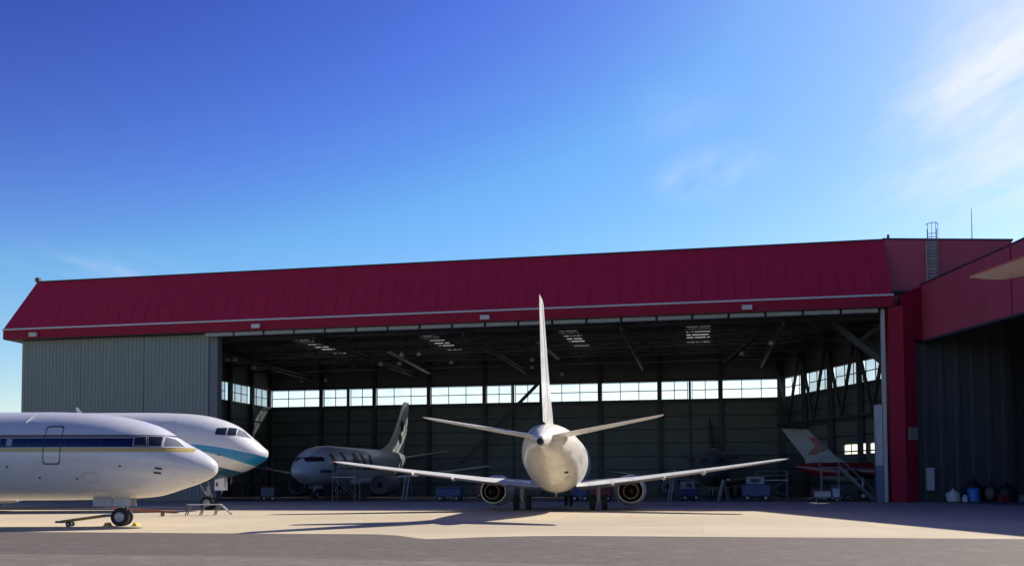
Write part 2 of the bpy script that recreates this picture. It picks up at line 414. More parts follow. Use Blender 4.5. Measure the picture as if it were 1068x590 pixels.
# stacked sliding doors at left: ribbed leaves
def ribbed(x0, x1, y, z0, z1, pitch, depth):
    n_ = max(1, round((x1 - x0) / pitch)); pr = []
    for i in range(n_):
        a = x0 + (x1 - x0) * i / n_; p = (x1 - x0) / n_
        pr += [(a, y), (a + p * .55, y), (a + p * .68, y - depth), (a + p * .87, y - depth)]
    pr.append((x1, y)); n2 = len(pr)
    return MB().add([(a, c, z0) for a, c in pr] + [(a, c, z1) for a, c in pr], [(i, i + 1, n2 + i + 1, n2 + i) for i in range(n2 - 1)])
xs = [XL, -80.0, -72.7, XJ]
for i in range(3):
    d = ribbed(xs[i] + .02, xs[i + 1] - .02, -.05 - .03 * (i % 2), .05, ZL0 - .07, .42, .05).build('door_leaf', M['siding'], hg)
    m_ = MB(); m_.box(xs[i] + .02, xs[i + 1] - .02, .0 - .03 * (i % 2), .35, .03, ZL0 - .05)
    m_.build('leaf_core', M['siding'], d)
    MB().box(xs[i] + .02, xs[i + 1] - .02, -.13 - .03 * (i % 2), -.02 - .03 * (i % 2), 8.55, 8.63).build('rail', M['siding'], d)
MB().box(-73.6, -65.7, -.30, -.20, 8.0, 8.12).build('bumper_rail', M['steel_mid'], hg)
MB().box(XJ - .02, XJ + .9, .05, 1.0, 0, ZO + .1).build('jamb', M['steel_mid'], hg)
MB().box(-.32, -.02, -.55, -.1, 0, ZL0 - .02).build('jamb', M['jamb'], hg)
MB().box(-.95, -.36, -.35, .3, 3.2, 8.6).build('jamb_cover', M['box'], hg)
MB().box(-.95, -.36, -.35, .3, 0, 3.2).build('jamb_cover', mat('blue grey panel', (.09, .12, .22), .5), hg)
# floodlights on the lip
for px_x in (-84.6, -59.5, -36.1, -11.9):
    fl = MB(); fl.box(px_x - .45, px_x + .45, -1.75, -1.45, ZL0 + .12, ZL0 + .55)
    o = fl.build('floodlight', M['lamp'], hg, bevel=.04)
    MB().box(px_x - .08, px_x + .08, -1.47, -1.3, ZL0 + .2, ZL0 + .4).build('bracket', M['steel'], o)

# side and back walls with window ribbon
def wall_lower_upper(name, a, b_, inward, holes=()):
    a = Vector((*a, 0)); b_ = Vector((*b_, 0)); u = (b_ - a).normalized(); nrm = Vector((-u.y, u.x, 0)) * inward
    Lw = (b_ - a).length; wm = MB()
    tiles = [(0, Lw, WZ1, ZR)]; cur = 0
    for h0, h1, hz0, hz1 in holes:
        tiles += [(cur, h0, 0, WZ0), (h0, h1, 0, hz0), (h0, h1, hz1, WZ0)]; cur = h1
    tiles.append((cur, Lw, 0, WZ0))
    for s0, s1, z0, z1 in tiles:
        v = []
        for z in (z0, z1):
            for q in (a + u * s0, a + u * s1, a + u * s1 - nrm * .35, a + u * s0 - nrm * .35): v.append((q.x, q.y, z))
        wm.add(v, [(3, 2, 1, 0), (4, 5, 6, 7), (0, 1, 5, 4), (1, 2, 6, 5), (2, 3, 7, 6), (3, 0, 4, 7)])
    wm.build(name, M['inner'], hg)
    g = MB()
    z = 1.6
    while z < WZ0:
        g.bar(a + nrm * .06 + Vector((0, 0, z)), b_ + nrm * .06 + Vector((0, 0, z)), .12, .14); z += 1.75
    for z in (WZ0 - .12, WZ1 + .12): g.bar(a + nrm * .12 + Vector((0, 0, z)), b_ + nrm * .12 + Vector((0, 0, z)), .24, .24)
    g.build('wall_girt', M['steel'], hg)
    return a, b_, u, nrm
def window_row(a, u, nrm, t0, t1, n_, zz=(WZ0, WZ1), rows=2):
    """one glazed bay from t0 to t1 along the wall"""
    z0, z1 = zz
    fr = MB(); y = -nrm * .15
    P = lambda t, z: a + u * t + y + Vector((0, 0, z))
    for i in range(n_ + 1): fr.bar(P(t0 + (t1 - t0) * i / n_, z0), P(t0 + (t1 - t0) * i / n_, z1), .09, .1)
    for j in range(rows + 1): fr.bar(P(t0, z0 + (z1 - z0) * j / rows), P(t1, z0 + (z1 - z0) * j / rows), .11, .09)
    fo = fr.build('window', M['steel'], hg)
    yy = -nrm * .17
    Q = lambda t, z, k: a + u * t + yy - nrm * k + Vector((0, 0, z))
    pn = MB(); v = [Q(t, z, k) for k in (0, .012) for (t, z) in ((t0, z0), (t1, z0), (t1, z1), (t0, z1))]
    pn.add(v[:4], [(0, 1, 2, 3)])
    pn.build('pane', M['pane'], fo)
# back wall
a, b_, u, nrm = wall_lower_upper('back_wall', (XW, YB), (RW1.x, YB), -1)
Lb = (b_ - a).length
bays = 9; bw = Lb / bays
for i in range(bays + 1):
    c = MB(); c.bar(a + u * (bw * i) + nrm * .35, a + u * (bw * i) + nrm * .35 + Vector((0, 0, ZR)), .5, .45); c.build('wall_column', M['steel'], hg)
for i in range(bays):
    t0, t1 = bw * i + .25, bw * (i + 1) - .25
    if i % 3 == 1:
        window_row(a, u, nrm, t0, t0 + (t1 - t0) * .46, 2); window_row(a, u, nrm, t0 + (t1 - t0) * .54, t1, 2)
        q = a + u * (t0 + (t1 - t0) * .5) + nrm * .1
        MB().bar(q, q + Vector((0, 0, WZ1)), .3, .25).build('wall_column', M['steel'], hg)
    else: window_row(a, u, nrm, t0, t1, 3)
# long brace on the back wall
def loc(wx, wy, wz):
    d = Vector((wx, wy, 0)) - HO; return Vector((d.dot(HX), d.dot(HY), wz))
MB().bar(loc(3.9, 126.5, 15.2), loc(-6.9, 127.8, 4.3), .45, .4).build('wall_brace', M['steel'], hg)
# left wall
a, b_, u, nrm = wall_lower_upper('side_wall', (XW, 6.2), (XW, YB - .4), -1)
for t in range(0, 5):
    tt = t * 6.2 + .3
    MB().bar(a + u * tt + nrm * .35, a + u * tt + nrm * .35 + Vector((0, 0, ZR)), .5, .5).build('wall_column', M['steel'], hg)
    window_row(a, u, nrm, tt + .5, tt + 5.7, 3)
# right wall, flared; two office windows low down
def wall_t(px, py):
    """distance along the flared wall met by the sight line through a picture point"""
    m_ = cam.matrix_world.to_3x3(); d_ = m_ @ Vector(((px - 534) / 1000, (295 - py) / 1000 + .1613, -1))
    A_ = H2W(*RW0); B_ = H2W(*RW1); w_ = B_ - A_
    # A + w t = s d  in plan, from the camera foot
    den = w_.x * d_.y - w_.y * d_.x; t_ = (A_.y * d_.x - A_.x * d_.y) / den; s_ = (A_.x + w_.x * t_) / d_.x
    return t_ * w_.length, CAM_H + s_ * d_.z
q0, q1, q2, q3 = wall_t(923, 471), wall_t(906, 471), wall_t(903, 471), wall_t(879, 471)
LOWH = ((q0[0], q1[0], 4.75, 5.95), (q2[0], q3[0], 4.75, 5.95))
print('low windows', q0, q1, q2, q3)
a, b_, u, nrm = wall_lower_upper('side_wall', RW0, RW1, 1, LOWH)
for h in LOWH: window_row(a, u, nrm, h[0], h[1], 3, (h[2], h[3]), 1)
Lr = (b_ - a).length; k = 6
for i in range(k + 1):
    tt = Lr * i / k
    MB().bar(a + u * tt + nrm * .5, a + u * tt + nrm * .5 + Vector((0, 0, ZR)), .55, .6).build('wall_column', M['steel'], hg)
    if i < k:
        window_row(a, u, nrm, tt + .3, tt + Lr / k - .3, 3)
        br = MB(); t1 = tt + Lr / k; mid = (tt + t1) / 2
        br.bar(a + u * tt + nrm * .9 + Vector((0, 0, 17.9)), a + u * mid + nrm * .9 + Vector((0, 0, 9.2)), .28)
        br.bar(a + u * t1 + nrm * .9 + Vector((0, 0, 17.9)), a + u * mid + nrm * .9 + Vector((0, 0, 9.2)), .28)
        br.bar(a + u * tt + nrm * .9 + Vector((0, 0, 9.0)), a + u * t1 + nrm * .9 + Vector((0, 0, 9.0)), .3)
        br.build('wall_brace', M['steel'], hg)
# two small lit office windows, low in the flared wall
RA, RU, RN = a, u, nrm

# roof deck with skylight openings
SKX = (-62.4, -46.9, -30.6, -16.3); SKW = (2.4, 2.3, 2.2, 2.7); SY0, SY1 = 10.2, 31.0
rd = MB(); xcur = XW - .4
for cx_, wd in zip(SKX, SKW):
    rd.box(xcur, cx_ - wd / 2, .5, YB + .4, ZR, ZR + .25)
    rd.box(cx_ - wd / 2, cx_ + wd / 2, .5, SY0, ZR, ZR + .25); rd.box(cx_ - wd / 2, cx_ + wd / 2, SY1, YB + .4, ZR, ZR + .25)
    xcur = cx_ + wd / 2
rd.box(xcur, 9.4, .5, YB + .4, ZR, ZR + .25)
rd.build('roof', M['roof_under'], hg)
for cx_, wd in zip(SKX, SKW):
    s = MB()
    s.add([(cx_ - wd / 2 - .15, SY0 - .15, ZR + .27), (cx_ + wd / 2 + .15, SY0 - .15, ZR + .27), (cx_ + wd / 2 + .15, SY1 + .15, ZR + .27), (cx_ - wd / 2 - .15, SY1 + .15, ZR + .27)], [(0, 1, 2, 3)])
    so_ = s.build('skylight', M['skylight'], hg)
    y = SY0
    while y < SY1: MB().box(cx_ - wd / 2, cx_ + wd / 2, y, y + .1, ZR - .06, ZR + .14).build('rib', M['steel'], so_); y += 2.1
# roof trusses across the span
for yy in (2.6, 9.0, 16.5, 24.0, 31.5):
    t = MB(); x0 = XW + .6; x1 = 7.5 - (yy - 2.5) * .40
    zb, zt = 16.9, 18.4
    t.bar((x0, yy, zt), (x1, yy, zt), .2); t.bar((x0, yy, zb), (x1, yy, zb), .2)
    nseg = 26
    for i in range(nseg):
        xa = x0 + (x1 - x0) * i / nseg; xb = x0 + (x1 - x0) * (i + 1) / nseg; xm = (xa + xb) / 2
        t.bar((xa, yy, zb), (xm, yy, zt), .11); t.bar((xm, yy, zt), (xb, yy, zb), .11)
    t.build('roof_truss', M['steel'], hg)
for xx in (-70, -54.6, -39, -23.5, -8.5):                    # crane rails running back
    t = MB(); t.bar((xx, 1.2, 16.4), (xx, YB - .6, 16.4), .2, .3); t.bar((xx, 1.2, 16.75), (xx, YB - .6, 16.75), .26, .06)
    t.build('crane_rail', M['steel'], hg)
MB().bar(loc(-13.9, 108, 16.6), loc(-11.2, 130, 16.6), .5, .14).build('light_trough', M['track'], hg)
MB().bar((-32.9, 10, 16.6), (-32.9, 24, 16.6), .4, .14).build('light_trough', M['track'], hg)
# heavy inclined struts beside the right jamb
MB().bar((-4.6, 7.0, 18.2), (2.6, 4.5, 11.2), .7, .6).build('knee_brace', M['steel'], hg)
MB().bar((-8.8, 9.0, 17.9), (-13.5, 22, 15.2), .3, .3).build('knee_brace', M['steel'], hg)
MB().bar((2.6, 5.5, 17.9), (-1.6, 6.5, 14.9), .3, .3).build('knee_brace', M['steel'], hg)
# hanging lamps
for i in range(16):
    x_ = random.uniform(-70, -6); y_ = random.choice((5.5, 13, 20, 28))
    o = MB().lathe([(0, .28), (.25, .22), (.42, .06)], (x_, y_, 15.0), 'z', 12).build('bay_lamp', M['track'], hg)
    MB().bar((x_, y_, 15.4), (x_, y_, 18.3), .04).build('rod', M['steel'], o)

# upper box at the right end of the fascia, ladder and masts
bx = MB()
v = []
P0, P1 = Vector((.32, .95)), Vector((11.0, .95))
fp = [(P0.x, 14.0), (2.4, 14.0), (2.4, 18.62), (P1.x, 18.62), (P1.x, 22.95), (P0.x, 23.6)]
bx.add([(a_, .95, c_) for a_, c_ in fp] + [(a_, 1.6, c_) for a_, c_ in fp], [tuple(range(6)), tuple(range(11, 5, -1))] + [(i, 6 + i, 6 + (i + 1) % 6, (i + 1) % 6) for i in range(6)])
bx.box(P0.x + .3, P1.x - .02, 1.62, 14, ZR + .27, 22.7)
bx.v = [Vector((q.x, q.y, q.z)) for q in bx.v]
bx.build('upper_wall', M['lighter'], hg)
MB().add([(P0.x - .1, .85, 23.6), (P1.x + .1, .85, 22.95), (P1.x + .1, .85, 23.1), (P0.x - .1, .85, 23.75), (P0.x - .1, 1.3, 23.6), (P1.x + .1, 1.3, 22.95), (P1.x + .1, 1.3, 23.1), (P0.x - .1, 1.3, 23.75)],
     [(0, 1, 2, 3), (4, 7, 6, 5), (0, 3, 7, 4), (1, 5, 6, 2), (3, 2, 6, 7), (0, 4, 5, 1)]).build('coping', M['cap'], hg)
ld = MB(); lx = 4.35
for s_ in (-.38, .38): ld.bar((lx + s_, .68, 17), (lx + s_, .68, 24.3), .06)
z = 17.0
while z < 24.2: ld.bar((lx - .38, .68, z), (lx + .38, .68, z), .05); z += .3
lo = ld.build('roof_ladder', M['steel_mid'], hg)
cg = MB()
for z in [17.6 + .9 * i for i in range(6)] + [24.7]:
    pts = [Vector((lx + .48 * math.cos(t), .68 - .75 * math.sin(t), z)) for t in [math.pi * i / 8 for i in range(9)]]
    for p, q in zip(pts, pts[1:]): cg.bar(p, q, .05)
for t in (.5, 1.2, 1.94, 2.64): cg.bar((lx + .48 * math.cos(t), .68 - .75 * math.sin(t), 17.6), (lx + .48 * math.cos(t), .68 - .75 * math.sin(t), 24.7), .035)
cg.build('safety_cage', M['steel_mid'], lo)
MB().box(lx - .5, lx + .5, .84, .90, 17.2, 23.2).build('ladder_screen', mat('faded beige sheet', (.42, .33, .33), .6), lo)
MB().tube((8.0, 1.9, 22.6), (8.0, 1.9, 26.3), .05, .02).build('mast', M['steel_mid'], hg)
MB().tube((.75, 1.2, 23.6), (.75, 1.2, 24.1), .12).build('vent_pipe', M['steel_mid'], hg)

# pier between the two openings (plan polygon in world metres -> local)
def L2(x, y):
    d = Vector((x, y, 0)) - HO; return (d.dot(HX), d.dot(HY))
pier = MB().prism([L2(33.25, 84.1), L2(34.05, 82.9), L2(35.35, 83.5), L2(36.2, 86.5), L2(33.9, 87.2)], 0, ZL0 - .03).build('pier', M['red_plain'], hg, bevel=.03)
q = Vector((34.85, 83.22, 0)); uu = Vector((1.3, .6, 0)).normalized()
sg = MB(); nn_ = Vector((.6, -1.3, 0)).normalized() * .08
pts = [q + nn_ - uu * .5, q + nn_ + uu * .5, q - nn_ * .2 + uu * .5, q - nn_ * .2 - uu * .5]
sg.prism([L2(p.x, p.y) for p in pts], 5.4, 6.5); sg.build('sign_plate', M['sign'], pier)

# ------------------------------------------------------------------ right hand hangar
rh = empty('side_hangar', (36.2, 84.0, 0), 0)
tag(rh, 'crimson side hangar at right, its dark doorway half out of frame', 'hangar')
WO = Vector((36.2, 84.0)); WD = Vector((.15, -.989)); WDl = 40.0
def WP(t, o, z):   # along the face towards the viewer, o to the right (into building)
    p = WD * t + Vector((WD.y * -1, WD.x)) * o
    return (p.x, p.y, z)
fb = MB()
def ztop(t): return 19.05 + .055 * t
def zbot(t): return 14.2 + .015 * t
t0, t1 = 0, WDl
fb.add([WP(t0, 0, zbot(t0)), WP(t1, 0, zbot(t1)), WP(t1, 0, ztop(t1)), WP(t0, 0, ztop(t0)), WP(t0, .8, zbot(t0)), WP(t1, .8, zbot(t1)), WP(t1, .8, ztop(t1)), WP(t0, .8, ztop(t0))],
       [(0, 1, 2, 3), (4, 7, 6, 5), (0, 3, 7, 4), (1, 5, 6, 2), (3, 2, 6, 7), (0, 4, 5, 1)])
fb.build('fascia', M['lighter'], rh)
cp = MB(); cp.bar(WP(-.2, .3, ztop(0) + .07), WP(t1, .3, ztop(t1) + .07), .75, .14); cp.build('coping', M['cap'], rh)
cp = MB(); cp.bar(WP(0, .1, zbot(0) - .1), WP(t1, .1, zbot(t1) - .1), .5, .2); cp.build('door_track', M['steel'], rh)
# panel joint strip on the fascia
for t in (11.9, 24, 36):
    MB().bar(WP(t, -.02, zbot(t) + .05), WP(t, -.02, ztop(t) - .05), .09, .06).build('trim', M['red_plain'], rh)
# return wall from the pier to the fascia
rt = MB()
A_ = Vector((34.05, 82.95)) - WO; B_ = Vector((36.2, 84.0)) - WO
rt.add([(A_.x, A_.y, 14.2), (B_.x, B_.y, 14.2), (B_.x, B_.y, 19.0), (A_.x, A_.y, 18.1), (A_.x + .3, A_.y + 1.5, 14.2), (B_.x + .3, B_.y + 1.0, 14.2), (B_.x + .3, B_.y + 1.0, 19.0), (A_.x + .3, A_.y + 1.5, 18.1)],
       [(0, 1, 2, 3), (4, 7, 6, 5), (0, 3, 7, 4), (1, 5, 6, 2), (3, 2, 6, 7), (0, 4, 5, 1)])
rt.build('return_wall', M['red_plain'], rh)
rf = MB(); rp_ = [WP(0, .8, 18.9), WP(t1, .8, 20.9), WP(t1, 51, 20.9), WP(-9, 58, 18.9), WP(-7, 7, 18.9), WP(-.5, 7, 18.9)]
nr_ = len(rp_)
rf.add(rp_ + [(a_, b_, c_ - .3) for a_, b_, c_ in rp_], [tuple(range(nr_)), tuple(range(2 * nr_ - 1, nr_ - 1, -1))] + [(i, nr_ + i, nr_ + (i + 1) % nr_, (i + 1) % nr_) for i in range(nr_)])
rf.build('roof', M['roof_under'], rh)
# end wall with ribbed panels, far wall, near wall
def ribwall(name, p, q, z0, z1, m, pitch=.9, depth=.12):
    p = Vector(p); q = Vector(q); Lw = (q - p).length; u = (q - p).normalized(); nr = Vector((u.y, -u.x))
    r_ = ribbed(0, Lw, 0, z0, z1, pitch, depth); r_.v = [Vector((*(p + u * v.x + nr * -v.y), v.z)) for v in r_.v]
    o = r_.build(name, m, rh); return o
e0 = Vector((35.6, 84.6)) - WO; e1 = Vector((44.6, 85.9)) - WO; e2 = Vector((44.9, 90.5)) - WO; e3 = Vector((92, 97)) - WO
M['panel'] = mat('shade toned door panel', (.06, .066, .08), .6, var=.15, nscale=.6, stretch=(1, 1, .1))  # base colour darkened to give this wall its deep shade
ribwall('end_wall', e0, e1, 0, 18.6, M['panel'], 1.6, .05)
MB().bar((*e1, 0), (*e1, 18.6), .35).build('door_post', M['steel'], rh)
ribwall('end_wall', e2, e3, 0, 18.6, M['panel'], 1.6, .05)
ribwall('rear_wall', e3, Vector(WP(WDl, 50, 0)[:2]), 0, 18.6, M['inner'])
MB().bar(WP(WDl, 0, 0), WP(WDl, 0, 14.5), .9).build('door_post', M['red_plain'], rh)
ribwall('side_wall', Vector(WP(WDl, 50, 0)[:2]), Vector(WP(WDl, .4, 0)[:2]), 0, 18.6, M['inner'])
for t in (8, 18, 28):
    tr = MB(); tr.bar(WP(t, 1, 17.6), WP(t, 46, 17.6), .3); tr.bar(WP(t, 1, 15.4), WP(t, 46, 15.4), .3)
    for i in range(14):
        tr.bar(WP(t, 1 + i * 3.2, 15.4), WP(t, 2.6 + i * 3.2, 17.6), .14); tr.bar(WP(t, 2.6 + i * 3.2, 17.6), WP(t, 4.2 + i * 3.2, 15.4), .14)
    tr.build('roof_truss', M['steel'], rh)
wb = Vector((36.75, 84.55)) - WO
MB().box(wb.x - .5, wb.x + .15, wb.y - .75, wb.y - .2, 1.0, 3.0).build('wall_cabinet', M['box'], rh, bevel=.03)

# ------------------------------------------------------------------ aircraft
def pchip(xs, ys, x):
    n = len(xs)
    if x <= xs[0]: return ys[0]
    if x >= xs[-1]: return ys[-1]
    h = [xs[i + 1] - xs[i] for i in range(n - 1)]; dl = [(ys[i + 1] - ys[i]) / h[i] for i in range(n - 1)]
    m = [dl[0]] + [0 if dl[i - 1] * dl[i] <= 0 else 2 * dl[i - 1] * dl[i] / (dl[i - 1] + dl[i]) for i in range(1, n - 1)] + [dl[-1]]
    for i in range(n - 1):
        if x <= xs[i + 1]:
            t = (x - xs[i]) / h[i]
            return (2 * t**3 - 3 * t**2 + 1) * ys[i] + (t**3 - 2 * t**2 + t) * h[i] * m[i] + (-2 * t**3 + 3 * t**2) * ys[i + 1] + (t**3 - t**2) * h[i] * m[i + 1]

class Fus:
    def __init__(s, tab): s.d, s.t, s.b, s.w = map(list, zip(*tab))
    def sec(s, d):
        t, b_, w_ = pchip(s.d, s.t, d), pchip(s.d, s.b, d), pchip(s.d, s.w, d)
        return (t + b_) / 2, (t - b_) / 2, w_
    def ring(s, d, n=40):
        zc, r, w_ = s.sec(d)
        return [Vector((-d, w_ * math.cos(2 * math.pi * i / n), zc + r * math.sin(2 * math.pi * i / n))) for i in range(n)]
    def mesh(s):
        L = s.d[-1]; ds = [.0]; x = .03
        while x < .5: ds.append(x); x *= 1.6
        x = .5
        while x < 9: ds.append(x); x += .3
        while x < L - .4: ds.append(x); x += .6
        ds.append(L)
        rings = []
        for d in ds: rings.append(s.ring(max(d, 1e-3)))
        return MB().loft(rings)
    def side(s, d, z, sd, off=.008):
        zc, r, w_ = s.sec(d)
        k = max(-1, min(1, (z - zc) / max(r, 1e-3))); y = w_ * math.sqrt(max(0, 1 - k * k))
        e = .05
        def F(dd, yy, z_):
            c, rr, ww = s.sec(dd); return (yy / max(ww, .01))**2 + ((z_ - c) / max(rr, .01))**2
        g = Vector((-(F(d + e, y, z) - F(d - e, y, z)), F(d, y + e, z) - F(d, y - e, z), F(d, y, z + e) - F(d, y, z - e)))
        if g.length > 1e-6: g.normalize()
        return Vector((-d + g.x * off, sd * (y + g.y * off), z + g.z * off))
    def patch(s, quad_, sd, off=.012, nu=6, nv=5):
        a, b_, c, d = [Vector(q) for q in quad_]
        def fn(i, j):
            p = (a * (1 - i) + b_ * i) * (1 - j) + (d * (1 - i) + c * i) * j
            return s.side(p.x, p.y, sd, off)
        return MB().grid(fn, nu, nv)
    def outline(s, poly, wd, sd, off=.014):
        mb = MB(); n = len(poly)
        ctr = sum((Vector(p) for p in poly), Vector((0, 0))) / n
        for i in range(n):
            p, q = Vector(poly[i]), Vector(poly[(i + 1) % n]); k = max(1, int((q - p).length / .2))
            pi = p + (ctr - p).normalized() * wd * 1.3; qi = q + (ctr - q).normalized() * wd * 1.3
            mb.grid(lambda a, c: s.side(*((p * (1 - a) + q * a) * (1 - c) + (pi * (1 - a) + qi * a) * c), sd, off), k, 1)
        return mb
def rrect(d0, d1, z0, z1, r, lean=0):
    pts = []
    for cx_, cz, a0 in ((d1 - r, z1 - r, 0), (d0 + r, z1 - r, 90), (d0 + r, z0 + r, 180), (d1 - r, z0 + r, 270)):
        for k in range(4):
            a = R(a0 + 30 * k); zz_ = cz + r * math.sin(a); pts.append((cx_ + r * math.cos(a) - lean * (zz_ - z0) / (z1 - z0), zz_))
    return pts

AIR = [(0, 0), (.03, .34), (.12, .48), (.3, .5), (.55, .36), (.8, .17), (1, .015), (1, -.015), (.8, -.12), (.55, -.28), (.3, -.42), (.12, -.42), (.03, -.28)]
def foil(d, y, z, chord, t, sd, vertical=False):
    out = []
    for a, h in AIR:
        out.append(Vector((-(d + a * chord), sd * y, z + h * t)) if not vertical else Vector((-(d + a * chord), h * t, z)))
    return out
def wing_mb(st, sd): return MB().loft([foil(d, y, z, c, t, sd) for d, y, z, c, t in st])

def wheel(mb_t, mb_h, x, y, r, wd):
    mb_t.lathe([(-wd / 2, r * .55), (-wd / 2, r * .86), (-wd * .3, r), (wd * .3, r), (wd / 2, r * .86), (wd / 2, r * .55)], (x, y, r), 'y', 24, closed=True)
    mb_h.lathe([(-wd * .40, .01), (-wd * .40, r * .2), (-wd * .28, r * .45), (-wd * .44, r * .56), (wd * .44, r * .56), (wd * .28, r * .45), (wd * .40, r * .2), (wd * .40, .01)], (x, y, r), 'y', 24)
def gear(parent, name, d, y, zt, r, wd, gap, m_strut, axles=(0,)):
    s = MB(); s.tube((-d, y, r), (-d, y, zt), .1 * r / .45 * 1.1, .13 * r / .45 * 1.1); s.tube((-d, y - gap, r), (-d, y + gap, r), .06)
    s.bar((-d, y, r * 1.6), (-d - .9, y, zt), .08); s.bar((-d + .16, y, r * 1.2), (-d + .26, y, r * 2.0), .06); s.bar((-d + .26, y, r * 2.0), (-d + .1, y, r * 2.8), .06)
    if len(axles) > 1: s.bar((-d + axles[0], y, r), (-d + axles[-1], y, r), .16)
    g = s.build(name, m_strut, parent, smooth=35)
    for ax_ in axles:
        for k in (-1, 1):
            t, h = MB(), MB(); wheel(t, h, -d + ax_, y + k * gap, r, wd)
            t.build('tyre', M['tyre'], g, smooth=30); h.build('hub', M['hub'], g, smooth=30)
    return g

def engine(parent, d, y, z, L, r, sd, wing_z, cowl, flat=.93):
    c = (-d, y, z)
    n = MB(); n.lathe([(-L * .02 - .35, r * .72), (-.1, r * .78), (0, r * .86), (-.12, r * .93), (-L * .2, r), (-L * .55, r), (-L * .8, r * .9), (-L, r * .76), (-L, r * .72), (-L * .8, r * .74), (-L * .5, r * .74)], c, 'x', 36)
    n.v = [Vector((v.x, v.y, z + (v.z - z) * (flat if v.z < z else 1))) for v in n.v]
    e = n.build('engine', cowl, parent, smooth=30)
    f_ = MB().lathe([(-.36, .01), (-.36, r * .73)], c, 'x', 30); f_.lathe([(.02, .01), (-.2, r * .16), (-.36, r * .26)], c, 'x', 20)
    f_.build('fan', M['fan'], e, smooth=30)
    MB().lathe([(-L * .52, .02), (-L * .52, r * .74)], c, 'x', 30).build('bypass_duct', M['black'], e)
    lip = MB().lathe([(-L * .985, r * .745), (-L * 1.015, r * .775), (-L * 1.015, r * .72), (-L * .985, r * .715)], c, 'x', 36, closed=True); lip.v = [Vector((v.x, v.y, z + (v.z - z) * (flat if v.z < z else 1))) for v in lip.v]
    lip.build('nozzle_lip', M['steel'] if cowl is M['dim_dark'] else M['metal'], e, smooth=30)
    MB().lathe([(-L * .6, r * .62), (-L * .95, r * .58), (-L * 1.2, r * .44), (-L * 1.2, r * .40), (-L * .9, r * .42)], c, 'x', 32).build('core_cowl', M['hot'], e, smooth=30)
    MB().lathe([(-L * .92, .02), (-L * .92, r * .43)], c, 'x', 28).build('turbine', M['black'], e)
    MB().lathe([(-L * .95, r * .26), (-L * 1.15, r * .22), (-L * 1.38, .03)], c, 'x', 24).build('exhaust_cone', M['hot'], e, smooth=30)
    p = MB(); rings = []
    for zz_, x0, x1, t in ((z + r * .8, -L * .25, -L * 1.05, .2), (wing_z - .05, -L * .75, -L * 1.45, .16)):
        rings.append([Vector((-d + x0, y - t * .1, zz_)), Vector((-d + x0 - .4, y + t, zz_)), Vector((-d + x1, y + .03, zz_)), Vector((-d + x1, y - .03, zz_)), Vector((-d + x0 - .4, y - t, zz_))])
    p.loft(rings); p.build('pylon', cowl, e, smooth=30)
    return e

NOSE_A = [(0, 2.75, 2.69, .03), (.03, 2.87, 2.57, .16), (.1, 3.0, 2.42, .31), (.42, 3.28, 2.18, .62), (.82, 3.53, 2.0, .88), (1.2, 3.74, 1.86, 1.08), (1.5, 3.9, 1.77, 1.2), (2.05, 4.28, 1.58, 1.40),
          (2.8, 4.70, 1.38, 1.60), (3.9, 5.03, 1.30, 1.77), (4.9, 5.21, 1.27, 1.85), (6.5, 5.36, 1.24, 1.88), (8, 5.4, 1.23, 1.88)]
TAIL_A = [(19.5, 5.4, 1.23, 1.88), (21.5, 5.4, 1.36, 1.88), (24, 5.38, 1.78, 1.82), (26.5, 5.32, 2.42, 1.58), (28.5, 5.22, 2.98, 1.28), (30.5, 4.98, 3.42, .84), (32.2, 4.58, 3.66, .42), (33.0, 4.34, 3.78, .2)]
FUS_A = Fus(NOSE_A + TAIL_A)
NOSE_B = [(0, 4.12, 4.02, .05), (.05, 4.27, 3.86, .24), (.15, 4.38, 3.68, .46), (.4, 4.58, 3.45, .85), (.75, 4.9, 3.24, 1.2), (1.1, 5.19, 3.05, 1.46), (1.5, 5.54, 2.86, 1.7), (2.2, 6.08, 2.58, 2.0), (3.26, 6.54, 2.28, 2.27),
          (4.6, 6.87, 2.0, 2.42), (6.1, 7.03, 1.83, 2.5), (8, 7.1, 1.74, 2.52), (10, 7.12, 1.72, 2.52)]
TAIL_B = [(30, 7.12, 1.72, 2.52), (34, 7.12, 2.1, 2.45), (38, 7.05, 3.1, 2.1), (42, 6.8, 4.3, 1.4), (46, 6.3, 5.3, .5), (46.8, 6.1, 5.6, .3)]
FUS_B = Fus(NOSE_B + TAIL_B)

